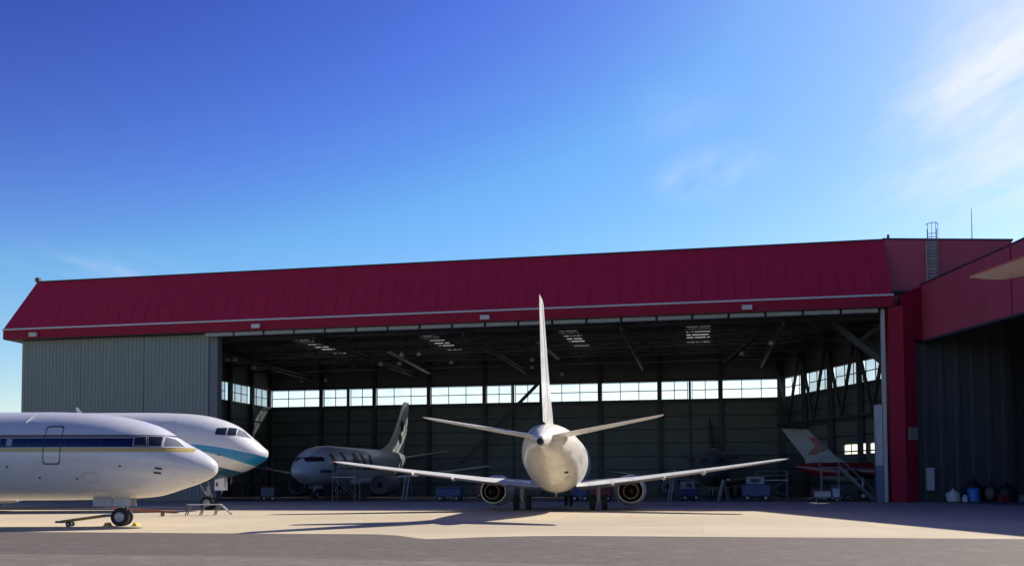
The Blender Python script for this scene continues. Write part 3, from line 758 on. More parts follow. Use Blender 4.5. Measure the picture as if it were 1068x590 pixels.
def airliner(name, label, cat, loc_, heading, paint, fus=FUS_A, k=1.0, windows=(), doors=True, detail=True, fin_mat=None, group=None, dark_tail=True, engine_mat=None, skin=None, ws=0.0):
    """twin jet, nose tip over the empty, flying towards local +x"""
    root = empty(name, loc_, heading); root.scale = (1, 1, 1)
    tag(root, label, cat, group)
    skin = skin or M['offwhite']; engine_mat = engine_mat or M['grey_paint']
    fo = fus.mesh().build('fuselage', paint, root, smooth=30)
    big = fus is FUS_B
    s = 1.42 if big else 1.0
    dz = .55 if big else 0
    def S(st): return [(d * s, y * s, z * s + dz - (.3 if big else 0), c * s, t * s) for d, y, z, c, t in st]
    W = S([(d + ws, *q_) for d, *q_ in [(11.0, 1.2, 1.62, 7.2, .85), (12.0, 1.9, 1.66, 6.3, .8), (15.0, 5.0, 2.02, 4.0, .48), (18.1, 10.5, 2.75, 2.5, .28), (19.7, 14.0, 3.24, 1.65, .19), (20.0, 14.4, 3.3, 1.2, .10)]])
    T = S([(28.0, .55, 4.46, 3.5, .34), (28.9, 1.6, 4.62, 3.0, .28), (31.0, 6.0, 5.36, 1.45, .13), (31.3, 6.3, 5.42, 1.05, .06)])
    for sd in (-1, 1):
        wo = wing_mb(W, sd).build('wing', skin, root, smooth=40)
        for d, y in ((18.0 + ws, 3.6), (18.9 + ws, 6.9), (19.6 + ws, 9.4)):
            zz_ = (1.75 + (y - 2) * .126) * s + dz - (.3 if big else 0)
            c = Vector((-d * s, sd * y * s, zz_ - .18 * s))
            MB().lathe([(1.2 * s, .02), (.8 * s, .13 * s), (0, .17 * s), (-.6 * s, .12 * s), (-1.0 * s, .03)], c, 'x', 10).build('flap_fairing', M['white'], wo, smooth=30)
        wing_mb(T, sd).build('tailplane', skin, root, smooth=40)
        engine(root, (10.3 + ws) * s, sd * 4.83 * s, 1.28 * s + dz * .6, 4.1 * s, 1.16 * s, sd, (2.02 * s + dz), engine_mat)
    F = [(22.6, 5.2, 8.6, .16), (24.6, 5.75, 6.75, .34), (26.2, 6.3, 5.5, .42), (28.2, 8.0, 4.2, .34), (31.05, 11.4, 2.15, .17), (31.4, 11.62, 1.75, .08)]
    F = [(d * s, z * s + dz, c * s, t * s) for d, z, c, t in F]
    fin = MB().loft([foil(d, 0, z, c, t, 1, True) for d, z, c, t in F]).build('fin', fin_mat or skin, root, smooth=40)
    if dark_tail:
        dd = fus.d[-1]; zc, rr, ww = fus.sec(dd)
        MB().lathe([(0.02, ww * 1.0), (-.28, ww * .85), (-.28, ww * .6), (.0, ww * .5), (.0, .01)], (-dd, 0, zc), 'x', 20).build('tail_cone', M['steel'], root, smooth=30)
    # gear
    if big:
        ng = gear(root, 'nose_gear', 4.35, 0, 2.4, .5, .36, .30, M['hub'])
        for sd in (-1, 1): gear(root, 'main_gear', 23.5, sd * 4.6, 3.0, .56, .42, .55, M['hub'], axles=(.7, -.7))
    else:
        ng = gear(root, 'nose_gear', 4.52, 0, 1.6, .43, .24, .21, M['hub'])
        for sd in (-1, 1): gear(root, 'main_gear', 15.9 + ws, sd * 2.62, 1.75, .53, .38, .42, M['hub'])
    dl = 1.75 if not big else 1.5
    for sd in (-1, 1):
        d0 = 4.0 if not big else 3.1; z1 = fus.sec(d0 + .6)[0] - fus.sec(d0 + .6)[1] + .25
        for a0, a1 in ((d0, d0 + dl * .47), (d0 + dl * .5, d0 + dl)):
            if big and a0 > d0: continue
            v0 = MB().box(-a1, -a0, sd * .36 - .02, sd * .36 + .02, z1 - .25 - (.34 if not big else .75), z1)
            v0.build('gear_door', M['blue_grey'] if not big else M['white'], ng)
    return root, fus

# --- the white jet with a navy stripe, nose at right
P_navy = aircraft_paint('white paint with navy and gold stripes', [
    ((.008, .012, .062), band(3.67, 4.09, 2.25)), ((.50, .36, .12), band(3.45, 3.65, .95)), ((.16, .14, .13), band(4.11, 4.25, 1.6))], base=(.64, .65, .69), rough=.22)
A, FA = airliner('striped_jet', 'white jet airliner with navy and gold stripe, cut off by the left edge', 'airliner', (-13.95, 45.5, 0), R(0), P_navy, ws=4.6)
def cockpit(root, fus, quads, mats, both=True):
    for q, m_ in zip(quads, mats):
        for sd in (-1, 1): fus.patch(q, sd, .014).build('cockpit_window', m_, root)
cockpit(A, FA, [((2.85, 3.72), (3.42, 3.74), (3.42, 4.12), (2.95, 4.16)), ((2.25, 3.70), (2.78, 3.71), (2.86, 4.17), (2.3, 4.16)), ((1.42, 3.72), (2.15, 3.70), (2.2, 4.14), (1.85, 4.06))], [M['glass_dark'], M['glass_dark'], M['glass_pale']])
FA.outline([(1.32, 3.67), (2.2, 3.65), (2.27, 4.2), (1.82, 4.11)], .05, -1, .018).build('window_frame', M['white'], A)
FA.outline([(1.32, 3.67), (2.2, 3.65), (2.27, 4.2), (1.82, 4.11)], .05, 1, .018).build('window_frame', M['white'], A)
for sd in (-1, 1):
    for q_ in ([(2.83, 3.70), (3.44, 3.72), (3.44, 4.14), (2.93, 4.18)], [(2.23, 3.68), (2.79, 3.69), (2.88, 4.19), (2.28, 4.18)]):
        FA.outline(q_, .03, sd, .02).build('window_frame', M['blue_grey'], A)
    FA.outline(rrect(6.62, 7.42, 2.88, 4.66, .14, .0), .05, sd).build('door_outline', M['line'], A)
    for d in (8.85, 9.4): FA.patch(((d, 3.73), (d + .26, 3.73), (d + .26, 4.05), (d, 4.05)), sd, .012, 2, 2).build('cabin_window', mat('blanked window', (.30, .32, .42), .4) if d < 9 else M['box'], A)
    for d, z, w_ in ((2.15, 2.62, .3), (2.2, 2.42, .32)): FA.patch(((d, z), (d + w_, z + .04), (d + w_, z + .14), (d, z + .1)), sd, .012, 2, 2).build('vent', M['line'], A)
    for d, z in ((3.9, 2.75), (7.6, 2.25), (9.0, 2.75), (5.9, 2.2)): FA.patch(((d, z), (d + .09, z), (d + .09, z + .08), (d, z + .08)), sd, .012, 1, 1).build('static_port', M['line'], A)
MB().loft([[Vector((-6.55, -.02, 5.3)), Vector((-6.45, .0, 5.3)), Vector((-6.55, .02, 5.3)), Vector((-6.7, 0, 5.3))], [Vector((-6.72, -.012, 5.62)), Vector((-6.68, 0, 5.62)), Vector((-6.72, .012, 5.62)), Vector((-6.8, 0, 5.62))]]).build('antenna', M['white'], A)
MB().bar(FA.side(8.5, 4.82, -1, 0), FA.side(8.25, 5.15, -1, .12), .05, .05).build('antenna', M['white'], A)

# --- the white jet with a blue swoosh behind it
def swoosh(b, d, z, y):
    return b.math('MULTIPLY', b.math('LESS_THAN', z, quad(b, d, 3.8, .31, -.025, 6.5)), b.math('GREATER_THAN', z, quad(b, d, 2.78, .48, -.032, 6.5)))
def belly(b, d, z, y):
    return b.math('LESS_THAN', z, b.math('MINIMUM', b.math('MULTIPLY_ADD', d, .30, 2.2), 3.35))
P_swoosh = aircraft_paint('white paint with blue swoosh', [((.012, .25, .46), swoosh), ((.012, .09, .14), belly)], base=(.74, .75, .75), rough=.24)
Bj, FB = airliner('swoosh_jet', 'white wide jet with bright blue swoosh under its cockpit, behind the striped one', 'airliner', (-17.85, 70.2, 0), R(0), P_swoosh, fus=FUS_B)
cockpit(Bj, FB, [((2.6, 5.36), (3.3, 5.40), (3.28, 5.88), (2.62, 5.92)), ((1.95, 5.36), (2.52, 5.36), (2.54, 5.93), (2.08, 5.9)), ((1.15, 5.18), (1.88, 5.36), (2.0, 5.86), (1.62, 5.62))], [M['glass_dark'], M['glass_dark'], M['glass_pale']])
for sd in (-1, 1): FB.outline(rrect(6.1, 7.1, 4.5, 6.35, .18), .05, sd).build('door_outline', M['grey_paint'], Bj)

for i in range(4):
    MB().box(-4.42 + i * .24, -4.27 + i * .24, -.395, -.385, 1.72, 2.0).build('registration_mark', M['line'], Bj)
for sd in (-1, 1):
    for d, z in ((2.9, 3.9), (3.4, 3.05), (5.2, 3.6)): FB.patch(((d, z), (d + .14, z), (d + .14, z + .12), (d, z + .12)), sd, .012, 1, 1).build('static_port', M['line'], Bj)
    FB.outline(rrect(8.3, 9.9, 2.6, 3.5, .1), .04, sd).build('hatch_outline', M['grey_paint'], Bj)
    FA.outline(rrect(5.0, 5.7, 2.05, 2.5, .08), .03, sd).build('hatch_outline', M['grey_paint'], A)
    FA.outline([(.95, 2.02), (1.02, 2.02), (1.02, 3.6), (.95, 3.6)], .02, sd).build('radome_seam', M['grey_paint'], A)
    for z in (3.28, 3.1):
        p_ = FA.side(1.75, z, sd, 0); MB().bar(p_, p_ + Vector((.0, sd * .12, 0)), .03).build('probe', M['metal'], A)
        q_ = p_ + Vector((0, sd * .12, 0)); MB().bar(q_, q_ + Vector((.22, 0, 0)), .025).build('probe', M['metal'], A)

# --- the white jet seen from behind
P_plain = aircraft_paint('weathered white paint', [], base=(.80, .775, .71), dirt=.27, rough=.33)
hdC = math.atan2(.994, .108)
C_, FC = airliner('tail_on_jet', 'plain white jet seen from behind, tail fin rising before the open hangar', 'airliner', (5.02, 81.9, 0), hdC, P_plain, engine_mat=M['offwhite'], skin=M['white'])
cockpit(C_, FC, [((2.85, 3.72), (3.42, 3.74), (3.42, 4.12), (2.95, 4.16)), ((2.25, 3.70), (2.78, 3.71), (2.86, 4.17), (2.3, 4.16)), ((1.42, 3.72), (2.15, 3.70), (2.2, 4.14), (1.85, 4.06))], [M['glass_dark']] * 3)
for sd in (-1, 1):
    FC.outline(rrect(25.2, 25.95, 3.0, 4.6, .12), .045, sd).build('door_outline', M['grey_paint'], C_)
    FC.outline(rrect(6.62, 7.42, 2.88, 4.66, .14), .05, sd).build('door_outline', M['grey_paint'], C_)
    for i in range(14): FC.patch(((8.4 + i * 1.02, 3.85), (8.66 + i * 1.02, 3.85), (8.66 + i * 1.02, 4.2), (8.4 + i * 1.02, 4.2)), sd, .012, 2, 2).build('cabin_window', M['box'], C_)
    for d, z, w_, h in ((27.6, 3.6, .4, .12), (26.4, 3.05, .25, .14), (28.9, 4.25, .3, .2), (24.4, 2.1, .45, .2), (29.6, 3.7, .25, .12), (23.3, 3.1, 1.3, .5)):
        FC.patch(((d, z), (d + w_, z), (d + w_, z + h), (d, z + h)), sd, .012, 2, 2).build('access_panel', M['grey_paint'], C_)
for sd in (-1, 1):
    rl = MB(); rl.bar((-29.15, sd * .165, 5.75), (-32.25, sd * .075, 11.3), .03, .01); rl.build('rudder_gap', M['grey_paint'], C_)
    MB().lathe([(0, .01), (0, .06), (-.12, .05), (-.16, .01)], (-21.6, sd * 14.3, 3.3), 'x', 10).build('navigation_light', M['red_dim'] if sd > 0 else M['metal'], C_)
    for y_ in (12.2, 12.9, 13.6): MB().bar((-21.55, sd * y_, 3.0 + (y_ - 12.2) * .13), (-21.85, sd * y_, 2.99 + (y_ - 12.2) * .13), .02).build('static_wick', M['line'], C_)
# outflow valve and panels on the underside
FC.patch(((25.6, 2.45), (26.1, 2.5), (26.1, 2.6), (25.6, 2.55)), -1, .012, 2, 2).build('outflow_valve', M['black'], C_)
MB().lathe([(0, .01), (0, .13), (.04, .13), (.04, .01)], (-30.6, 0, 3.49), 'z', 12).build('drain_port', M['black'], C_)
MB().loft([[Vector((-20.6, sd * 2, 1.2)) for sd in ()] or [Vector((-20.2, -.05, 1.3)), Vector((-20.0, 0, 1.3)), Vector((-20.2, .05, 1.3)), Vector((-20.7, 0, 1.3))], [Vector((-20.6, -.02, 1.0)), Vector((-20.5, 0, 1.0)), Vector((-20.6, .02, 1.0)), Vector((-20.8, 0, 1.0))]]).build('antenna', M['white'], C_)

# --- white jet parked deep in the hangar at left, nose towards the doors
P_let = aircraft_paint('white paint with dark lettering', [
    ((.02, .05, .22), band(2.55, 2.85, 2.6, 5.8))], base=(.5, .54, .57), rough=.3)  # white base greyed to stand in for shade inside the hangar
D0 = Vector((-22.3, 98.6)); D1 = Vector((-13.9, 128)); dv = (D0 - D1).normalized(); hdD = math.atan2(dv.y, dv.x)
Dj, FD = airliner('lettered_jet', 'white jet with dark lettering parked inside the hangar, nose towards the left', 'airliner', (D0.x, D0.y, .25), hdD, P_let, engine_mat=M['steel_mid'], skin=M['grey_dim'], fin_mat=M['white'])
Dj.scale = (.93, 1.05, 1.05)
cockpit(Dj, FD, [((2.85, 3.68), (3.5, 3.7), (3.5, 4.16), (2.9, 4.18)), ((2.2, 3.66), (2.85, 3.68), (2.9, 4.18), (2.3, 4.18)), ((1.2, 3.62), (2.2, 3.66), (2.25, 4.18), (1.7, 4.05))], [M['glass_dark']] * 3)
for sd in (-1, 1):
    for d, w_, z0, z1, sh in ((5.4, .7, 2.9, 4.5, .6), (8.2, .9, 3.3, 4.75, .9), (10.2, .7, 3.4, 4.7, -.5), (11.2, 1.2, 3.35, 4.75, .6), (13.3, .8, 3.4, 4.7, .5), (15, .8, 3.4, 4.6, -.4), (6.6, 6, 2.95, 3.15, 0), (13, 4, 2.95, 3.15, 0)):
        FD.patch(((d, z0), (d + w_, z0), (d + w_ - sh, z1), (d - sh, z1)), sd, .014, 8, 8).build('lettering', M['dark_mark'], Dj)
    for cx_, cz, rx, rz in ((29.6, 8.35, .75, .75), (29.2, 7.0, .6, .6)):
        pass
em = MB()
for sd in (-1, 1):
    for cx_, cz, r_ in ((-30.2, 8.5, .72), (-29.55, 6.9, .62)):
        pts = [Vector((cx_ + r_ * math.cos(t) * .8, sd * .19, cz + r_ * math.sin(t))) for t in [2 * math.pi * i / 20 for i in range(20)]]
        em.loft([pts, [p + Vector((0, sd * .02, 0)) for p in pts]])
em.build('fin_emblem', M['dark_mark'], Dj)

# --- jet nose-on deep in the hangar, right of centre
E0 = Vector((20.0, 95.5)); hdE = math.atan2(-.981, -.194)
P_dim = mat('shade toned grey jet paint', (.055, .06, .075), .7, var=.15, spec=.2)  # base colour near black, deep hangar shade put into the paint
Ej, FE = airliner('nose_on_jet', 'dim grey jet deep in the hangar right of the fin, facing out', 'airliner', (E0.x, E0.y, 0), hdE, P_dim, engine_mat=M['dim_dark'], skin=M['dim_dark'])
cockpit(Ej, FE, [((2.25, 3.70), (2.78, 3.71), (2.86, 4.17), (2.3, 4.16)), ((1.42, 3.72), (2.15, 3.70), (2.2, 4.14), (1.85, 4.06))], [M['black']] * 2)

# --- small T-tail aircraft
def ttail(name, label, loc_, heading, L, rad, paint, fin_m, tp_m, ftop, span, low_wing=True, engines=True, chord=(2.3, 1.2), finb=3.6, fint=2.3, sweep=2.6, zc=None):
    """fuselage tail end over the empty, flying towards local +x"""
    root = empty(name, loc_, heading); tag(root, label, 'airliner')
    zc = zc or rad + 1.0
    tab = [(0, zc + rad * .75, zc + rad * .35, .12), (L * .06, zc + rad * .9, zc - rad * .05, rad * .38), (L * .16, zc + rad, zc - rad * .6, rad * .8), (L * .28, zc + rad, zc - rad, rad), (L * .8, zc + rad, zc - rad, rad),
           (L * .9, zc + rad * .75, zc - rad * .9, rad * .85), (L * .97, zc + rad * .1, zc - rad * .7, rad * .5), (L, zc - rad * .25, zc - rad * .35, .05)]
    fs = Fus(tab); ds = [L * i / 48 for i in range(49)]
    MB().loft([[Vector((-p.x, p.y, p.z)) for p in fs.ring(d)] for d in ds]).build('fuselage', paint, root, smooth=30)
    def ff(x, z, c, t): return [Vector((x - a * c, h * t, z)) for a, h in AIR]
    zb = zc + rad * .8; x0 = L * .05 + finb
    MB().loft([ff(x0 + 1.9, zb - .1, finb + 1.7, .2), ff(x0 + .3, zb + .55, finb + .2, .34), ff(x0 - sweep, ftop, fint, .24)]).build('fin', fin_m, root, smooth=40)
    xt = x0 - sweep
    for sd in (-1, 1):
        MB().loft([[Vector((x - a * c, sd * y, z + h * t)) for a, h in AIR] for x, y, z, c, t in ((xt + .1, .0, ftop + .05, chord[0], .26), (xt - .6, span / 2 - .25, ftop + .12, chord[1], .15), (xt - .75, span / 2, ftop + .13, chord[1] * .7, .07))]).build('tailplane', tp_m, root, smooth=40)
        wz = zc - rad * .6 if low_wing else zc + rad * .95
        MB().loft([[Vector((L * .56 - x - a * c, sd * y, z + h * t)) for a, h in AIR] for x, y, z, c, t in ((0, .3, wz, L * .16, .5), (L * .08, L * .24, wz + .35, L * .09, .25), (L * .14, L * .42, wz + .7, L * .05, .12))]).build('wing', tp_m if not engines else M['white'], root, smooth=40)
        if engines:
            e = MB().lathe([(1.6, .5), (1.8, .62), (1.2, .74), (-.4, .72), (-1.4, .5), (-1.4, .42), (-.6, .42)], (L * .26, sd * (rad + .75), zc + rad * .45), 'x', 24).build('engine', M['white'], root, smooth=30)
            MB().lathe([(1.3, .02), (1.3, .52)], (L * .26, sd * (rad + .75), zc + rad * .45), 'x', 24).build('fan', M['black'], e)
            MB().lathe([(-.6, .02), (-.6, .43)], (L * .26, sd * (rad + .75), zc + rad * .45), 'x', 24).build('turbine', M['black'], e)
        s = MB(); s.tube((L * .47, sd * 1.5, .4), (L * .47, sd * 1.3, zc - rad * .4), .09)
        g = s.build('main_gear', M['hub'], root)
        t, h = MB(), MB(); wheel(t, h, L * .47, sd * 1.5, .4, .25); t.build('tyre', M['tyre'], g, smooth=30); h.build('hub', M['hub'], g, smooth=30)
    s = MB(); s.tube((L * .88, 0, .32), (L * .88, 0, zc - rad * .5), .08); g = s.build('nose_gear', M['hub'], root)
    t, h = MB(), MB(); wheel(t, h, L * .88, 0, .32, .3); t.build('tyre', M['tyre'], g, smooth=30); h.build('hub', M['hub'], g, smooth=30)
    return root
P_redw = aircraft_paint('red and white small jet paint', [((.15, .010, .014), band(2.3, 9))], base=(.3, .3, .3))

dF = Vector((.93, -.36)); hdF = math.atan2(dF.y, dF.x)
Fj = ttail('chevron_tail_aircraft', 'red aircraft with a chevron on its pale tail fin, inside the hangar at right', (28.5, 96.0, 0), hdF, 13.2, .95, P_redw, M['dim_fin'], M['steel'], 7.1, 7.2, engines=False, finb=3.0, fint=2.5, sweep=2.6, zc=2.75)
ch = MB()
def chev(m, x, z, w_, h, t, sd):
    pts = [(x, z - h / 2), (x + w_ * .5, z), (x, z + h / 2), (x - t, z + h / 2), (x + w_ * .5 - t, z), (x - t, z - h / 2)]
    n_ = len(pts); v = [(px, sd * .185, pz) for px, pz in pts] + [(px, sd * .215, pz) for px, pz in pts]
    m.add(v, [(0, 1, 4, 5), (1, 2, 3, 4), (6, 11, 10, 7), (7, 10, 9, 8)] + [(i, (i + 1) % n_, n_ + (i + 1) % n_, n_ + i) for i in range(n_)])
for sd in (-1, 1): chev(ch, 1.85, 5.35, 1.5, 1.7, .75, sd)
ch.build('chevron', M['red_dim'], Fj)
ch = MB()
for sd in (-1, 1): chev(ch, 2.55, 5.25, 1.0, 1.0, .4, sd)
ch.build('chevron', M['dark_mark'], Fj)

# --- red T-tail at the right edge, most of it out of frame
M['tp'] = aircraft_paint('red trailing edge on cream paint', [((.40, .02, .02), lambda b, d, z, y: b.math('GREATER_THAN', b.math('MULTIPLY_ADD', b.math('ABSOLUTE', y), .13, d), -.30))], base=(.62, .58, .46), dirt=.15)
hdG = R(9)
Gj = ttail('cut_off_aircraft', 'cream and red tailplane tip of an aircraft cut off by the right edge', (10.15, 18.3, 0), hdG, 24, 1.3, P_redw, M['red_paint'], M['tp'], 6.5, 6.4, finb=3.6, fint=2.1, sweep=2.6, chord=(2.1, 1.0))

# ------------------------------------------------------------------ ramp equipment
def towbar(name, label, p, q, m_, group=None):
    p = Vector((*p, 0)); q = Vector((*q, 0)); u = (q - p).normalized(); n_ = Vector((-u.y, u.x, 0)); L = (q - p).length
    r = empty(name, p, 0); tag(r, label, 'tow bar', group)
    z0, z1 = .22, .5
    b_ = MB(); b_.tube((0, 0, z0), u * (L - .4) + Vector((0, 0, z1)), .07, .07, 8); b_.build('bar', m_, r, smooth=30)
    h = MB(); h.bar(u * (L - .5) + Vector((0, 0, z1)), u * L + Vector((0, 0, z1)), .28, .12); h.build('towing_head', M['steel_mid'], r)
    e = MB(); e.lathe([(-.05, .07), (-.05, .13), (.05, .13), (.05, .07)], (-u * .1 + Vector((0, 0, z0))), 'z', 14, closed=True); e.bar(u * -.02 + Vector((0, 0, z0)), u * .3 + Vector((0, 0, z0)), .1); e.build('tow_eye', M['steel_mid'], r)
    a = u * (L * .18)
    wls = []
    for k in (-.28, .28):
        c = a + n_ * k
        t = MB(); hb = MB()
        t.lathe([(-.04, .06), (-.04, .115), (.04, .115), (.04, .06)], (c.x, c.y, .115), 'y', 16, closed=True); wls.append((t, hb))
        hb.lathe([(-.03, .01), (-.03, .065), (.03, .065), (.03, .01)], (c.x, c.y, .115), 'y', 16)
    ax_ = MB(); ax_.tube(a - n_ * .28 + Vector((0, 0, .115)), a + n_ * .28 + Vector((0, 0, .115)), .03); ax_.bar(a + Vector((0, 0, .14)), a + Vector((0, 0, .3)), .08)
    w_ = ax_.build('axle', M['steel_mid'], r); [(a_.build('tyre', M['tyre'], w_), b_.build('hub', M['hub'], w_)) for a_, b_ in wls]
    return r
towbar('tow_bar', 'brown tow bar pointing left from the striped jet nose wheel', (-21.2, 45.1), (-18.75, 45.4), M['brown'], 'tow bars')
towbar('tow_bar', 'reddish tow bar lying to the right of the striped jet nose wheel', (-20.4, 58.2), (-24.2, 56.8), M['rust'], 'tow bars')
def chock(label, x, y, rz=0):
    c = empty('wheel_chock', (x, y, 0), rz); tag(c, label, 'wheel chock', 'yellow wheel chocks')
    for k in (-.14, .14):
        m_ = MB(); m_.add([(-.14, k - .1, 0), (.14, k - .1, 0), (.03, k - .1, .17), (-.03, k - .1, .17), (-.14, k + .1, 0), (.14, k + .1, 0), (.03, k + .1, .17), (-.03, k + .1, .17)], [(0, 1, 2, 3), (7, 6, 5, 4), (0, 4, 5, 1), (1, 5, 6, 2), (2, 6, 7, 3), (3, 7, 4, 0)])
        m_.build('wedge', M['yellow'], c)
    MB().tube((0, -.3, .1), (0, .3, .1), .02).build('rope', M['brown'], c)
chock('yellow chock ahead of the striped jet nose wheel', -17.75, 45.4)
chock('yellow chock behind the striped jet nose wheel', -19.1, 45.4)
chock('yellow chock ahead of the swoosh jet nose wheel', -21.4, 70.0)
# spindly trestle near the second nose gear
ts = empty('work_trestle', (-19.0, 59.3, 0), R(8)); tag(ts, 'low grey folding work trestle on the apron near the swoosh jet', 'trestle')
t = MB(); t.box(-1.0, 1.0, -.3, .3, .62, .68); t.build('platform', M['jamb'], ts)
for x0 in (-.85, .0, .85):
    for k in (-1, 1):
        g = MB(); g.bar((x0, k * .28, .62), (x0 - .22, k * .35, .02), .06); g.build('leg', M['steel_mid'], ts)
st_ = MB(); st_.bar((1.0, -.25, .64), (1.65, -.25, .03), .06); st_.bar((1.0, .25, .64), (1.65, .25, .03), .06)
for i in range(1, 4): st_.bar((1.0 + .16 * i, -.25, .64 - .15 * i), (1.0 + .16 * i, .25, .64 - .15 * i), .06)
st_.build('step', M['jamb'], ts)

# ------------------------------------------------------------------ equipment inside the hangars
def wheels4(root, xs_, ys_, r, wd):
    for x in xs_:
        for y in ys_:
            t, h = MB(), MB(); wheel(t, h, x, y, r, wd); o = t.build('wheel', M['tyre'], root, smooth=30); h.build('hub', M['hub'], o, smooth=30)
def power_cart(label, x, y, rz, body, top, L=2.6, W_=1.5, H=1.15, box=True):
    r = empty('ground_power_cart', (x, y, 0), rz); tag(r, label, 'ground cart', 'ground carts in the hangar')
    MB().box(-L / 2, L / 2, -W_ / 2, W_ / 2, .4, .4 + H).build('body', body, r, bevel=.06)
    if box:
        MB().box(-L * .35, L * .3, -W_ * .42, W_ * .42, .41 + H, .41 + H + .75).build('hood', top, r, bevel=.06)
        MB().box(-L * .2, L * .12, -W_ * .42 - .015, -W_ * .42, .6 + H, .95 + H).build('panel', M['steel'], r)
    else: MB().box(-L * .5, L * .5, -W_ * .5, W_ * .5, .42 + H, .5 + H).build('lid', top, r, bevel=.03)
    wheels4(r, (-L * .33, L * .33), (-W_ / 2, W_ / 2), .28, .2)
    MB().bar((L / 2, 0, .42), (L / 2 + .9, 0, .25), .08).build('drawbar', M['steel_mid'], r)
    return r
power_cart('blue ground cart with a white box on top, right of the tail-on jet', 23.4, 92.2, TH, M['blue_gse'], M['dim_fin'])
power_cart('small blue ground cart seen under the tail-on jet', 6.6, 93.0, TH, M['blue_gse'], M['steel_mid'], 1.5, 1.0, .9)
power_cart('low red ground cart seen under the tail-on jet beside the blue one', 8.6, 92.6, TH, M['red_dim'], M['red_dim'], 2.0, 1.2, .85, False)
power_cart('blue ground cart left of the tail-on jet left engine', -6.3, 97, TH, M['blue_gse'], M['steel_mid'], 2.6, 1.4, .9, False)
power_cart('dark blue ground cart beneath the right wing of the tail-on jet', 17.2, 94, TH + .4, M['blue_gse'], M['dim_fin'], 1.8, 1.2, .7)
power_cart('dull red ground cart below the chevron tail aircraft', 29.5, 91.0, TH, M['red_dim'], M['steel_mid'], 2.2, 1.1, .6, False)
def scaffold(label, x, y, rz, L, W_, H):
    r = empty('work_platform', (x, y, 0), rz); tag(r, label, 'work platform', 'work platforms in the hangar')
    for a in (0, L):
        for c in (0, W_):
            g = MB(); g.bar((a, c, 0), (a, c, H + 1.0), .08); g.build('post', M['steel_mid'], r)
    MB().box(-.05, L + .05, -.05, W_ + .05, H, H + .08).build('deck', M['gutter'], r)
    g = MB()
    for c in (0, W_):
        for z in (H + .5, H + 1.0): g.bar((0, c, z), (L, c, z), .05)
        g.bar((0, c, .3), (L, c, H), .05); g.bar((L, c, .3), (0, c, H), .05)
    g.build('rail', M['steel_mid'], r)
    return r
scaffold('grey steel work platform beside the lettered jet nose', -18.2, 97.2, TH, 2.4, 1.4, 2.4)
scaffold('grey steel work platform near the left wall of the hangar', -31.5, 112, TH, 3.0, 1.6, 3.6)
scaffold('grey steel work platform under the right wing of the nose-on jet', 25.0, 98.0, TH, 3.0, 1.4, 1.9)
def stepladder(label, x, y, rz, H):
    o = empty('stepladder', (x, y, 0), rz); tag(o, label, 'stepladder', 'stepladders in the hangar')
    for k in (-.3, .3):
        MB().bar((-.5, k, 0), (0, k, H), .07).build('rail', M['gutter'], o); MB().bar((.5, k, 0), (0, k, H), .06).build('leg', M['steel_mid'], o)
    t = MB(); n_ = int(H / .3)
    for i in range(1, n_ + 1): z = H * i / (n_ + .5); t.bar((-.5 + .5 * z / H, -.3, z), (-.5 + .5 * z / H, .3, z), .08, .03)
    t.build('tread', M['gutter'], o)
stepladder('tall stepladder under the right wing of the tail-on jet', 15.4, 91.5, .3, 3.0)
stepladder('short stepladder between the blue carts right of the tail-on jet', 20.2, 91.8, -.5, 2.0)
stepladder('stepladder standing by the lettered jet engine', -10.8, 99.0, .9, 2.6)
power_cart('grey tool chest cart ahead of the lettered jet nose', -25.6, 100.5, .4, M['steel_mid'], M['red_dim'], 1.3, .7, 1.0, False)
power_cart('dull red tool chest against the back wall left of the tail-on jet', -3.0, 112, TH, M['red_dim'], M['steel_mid'], 2.4, .9, 1.2, False)
power_cart('grey tool chest cart behind the rolling stairs', 31.6, 92.6, .2, M['steel_mid'], M['blue_gse'], 1.6, .8, 1.1, False)
# rolling stairs near the chevron aircraft
sr = empty('rolling_stairs', (30.2, 88.6, 0), math.atan2(-.6, 3.0)); tag(sr, 'pale grey rolling stairs sloping down to the right near the pier', 'stairs')
MB().box(-1.7, 0, -.6, .6, 3.05, 3.15).build('platform', M['steel_mid'], sr)
for x0 in (-1.6, -.1):
    for k in (-.55, .55): MB().bar((x0, k, .1), (x0, k, 3.05), .09).build('leg', M['steel_mid'], sr)
for k in (-.58, .58):
    s = MB(); s.bar((0, k, 3.1), (3.0, k, .1), .09, .22); s.build('stringer', M['steel_mid'], sr)
    s = MB(); s.bar((0, k, 4.0), (2.9, k, 1.05), .05); s.bar((-1.7, k, 4.05), (0, k, 4.0), .05); s.bar((2.9, k, 1.05), (2.9, k, .2), .05); s.bar((0, k, 4.0), (0, k, 3.1), .05); s.bar((-1.7, k, 4.05), (-1.7, k, 3.1), .05)
    s.build('handrail', M['steel_mid'], sr)
for i in range(1, 12): MB().box(3.0 * i / 12 - .12, 3.0 * i / 12 + .12, -.55, .55, 3.08 - 3.0 * i / 12, 3.12 - 3.0 * i / 12).build('tread', M['steel_mid'], sr)
# floor dolly with pale boxes
dl = empty('parts_dolly', (28.6, 87.6, 0), TH); tag(dl, 'low dolly loaded with pale boxes in front of the chevron aircraft', 'dolly')
MB().box(-1.3, 1.3, -.6, .6, .32, .42).build('deck', M['steel_mid'], dl)
wheels4(dl, (-.9, .9), (-.5, .5), .15, .1)
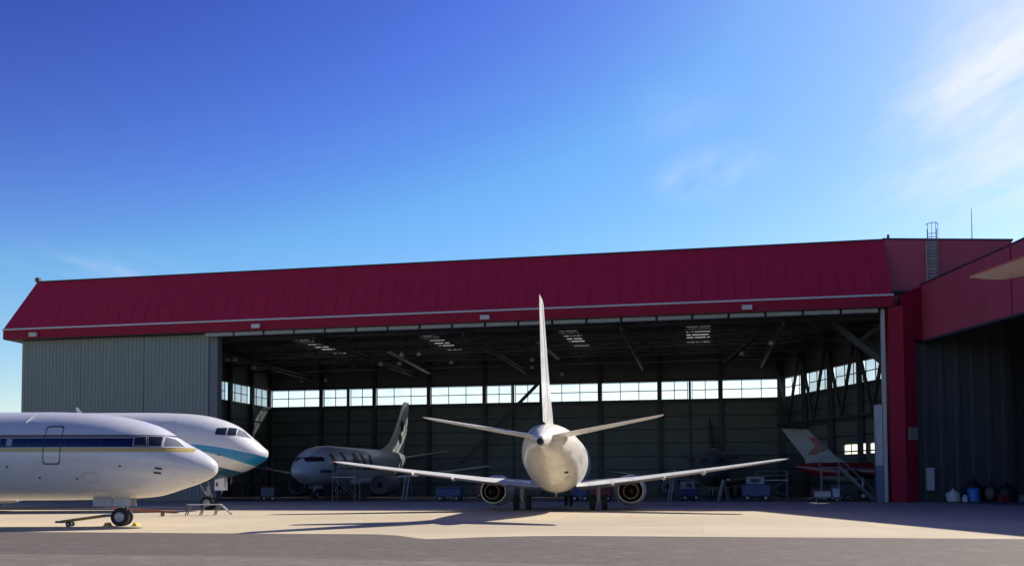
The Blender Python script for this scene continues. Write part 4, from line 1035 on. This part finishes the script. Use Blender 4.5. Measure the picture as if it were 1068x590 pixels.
# boxes resting on it
def crate(label, x, y, z, sx, sy, sz, rz, m_):
    r = empty('storage_box', (x, y, z), rz); tag(r, label, 'box', 'storage boxes')
    MB().box(-sx / 2, sx / 2, -sy / 2, sy / 2, 0, sz * .86).build('body', m_, r, bevel=.02)
    MB().box(-sx / 2 - .03, sx / 2 + .03, -sy / 2 - .03, sy / 2 + .03, sz * .86, sz).build('lid', m_, r, bevel=.02)
crate('long pale box lying on the low dolly', 28.3, 87.66, .425, 1.4, .7, .5, TH, M['gutter'])
crate('small grey box at the right end of the low dolly', 29.45, 87.43, .425, .6, .6, .75, TH, M['box'])
# clutter in the right hand hangar
def sack(name, label, x, y, sx, sy, h, m_, seed, cat='sack', group=None):
    rnd = random.Random(seed); bm = bmesh.new(); bmesh.ops.create_icosphere(bm, subdivisions=3, radius=1)
    from mathutils import noise
    for v in bm.verts:
        n_ = noise.noise(v.co * 1.6 + Vector((seed, 0, 0))) * .25 + noise.noise(v.co * 4 + Vector((0, seed, 0))) * .1
        c = v.co * (1 + n_); z = max(c.z, -.55) + .55
        f_ = 1.0 if z < 1 else max(.25, 1 - (z - 1) * 1.1)
        v.co = Vector((c.x * sx * f_, c.y * sy * f_, z * h / 1.55))
    me = bpy.data.meshes.new(name); bm.to_mesh(me); bm.free(); me.materials.append(m_); me.shade_smooth()
    o = bpy.data.objects.new(name, me); COL.objects.link(o); o.location = (x, y, .004); return tag(o, label, cat, group)
sack('sack', 'bulging white sack on the floor left of the blue drum', 38.3, 83.5, .62, .5, 1.15, M['fabric'], 3, group='sacks by the side hangar wall')
sack('sack', 'small white sack between the big white one and the blue drum', 39.25, 83.3, .24, .24, .7, M['fabric'], 5, group='sacks by the side hangar wall')
dr = empty('drum', (40.1, 83.5, .004)); tag(dr, 'bright blue plastic drum by the side hangar wall', 'drum')
MB().lathe([(0, .02), (0, .44), (.06, .5), (.4, .52), (.44, .49), (.8, .49), (.84, .52), (1.1, .49), (1.18, .42), (1.18, .02)], (0, 0, 0), 'z', 28).build('body', M['blue_plastic'], dr, smooth=35)
MB().lathe([(1.19, .02), (1.19, .12), (1.23, .12), (1.23, .02)], (.2, 0, 0), 'z', 12).build('bung', M['steel'], dr)
sack('sack', 'black plastic sack slumped behind the blue drum', 40.5, 84.35, .8, .5, 2.0, M['dark_sack'], 8, group='sacks by the side hangar wall')
sack('sack', 'tall black sack right of the blue drum', 41.7, 83.7, .6, .5, 1.9, M['dark_sack'], 11, group='sacks by the side hangar wall')
sack('sack', 'wide black sack farthest right against the side hangar wall', 43.2, 83.9, .95, .6, 1.7, M['dark_sack'], 15, group='sacks by the side hangar wall')
crate('dark red box between the black sacks by the side hangar wall', 42.4, 83.0, .004, .7, .6, .7, .3, mat('dark red box', (.16, .02, .03), .5))
crate('grey box at the right end of the sacks', 44.3, 82.8, .004, 1.1, .7, .6, -.1, M['steel_mid'])

# ------------------------------------------------------------------ render settings
scene.render.engine = 'CYCLES'
c = scene.cycles
c.use_denoising = True
try: c.denoiser = 'OPENIMAGEDENOISE'
except Exception: pass
c.max_bounces = 6; c.diffuse_bounces = 3; c.glossy_bounces = 3; c.transparent_max_bounces = 8; c.transmission_bounces = 3
c.sample_clamp_indirect = 6
c.caustics_reflective = False; c.caustics_refractive = False
v = scene.view_settings
v.view_transform = 'Standard'; v.look = 'None'; v.exposure = 0.5; v.gamma = 1.0; v.use_curve_mapping = False
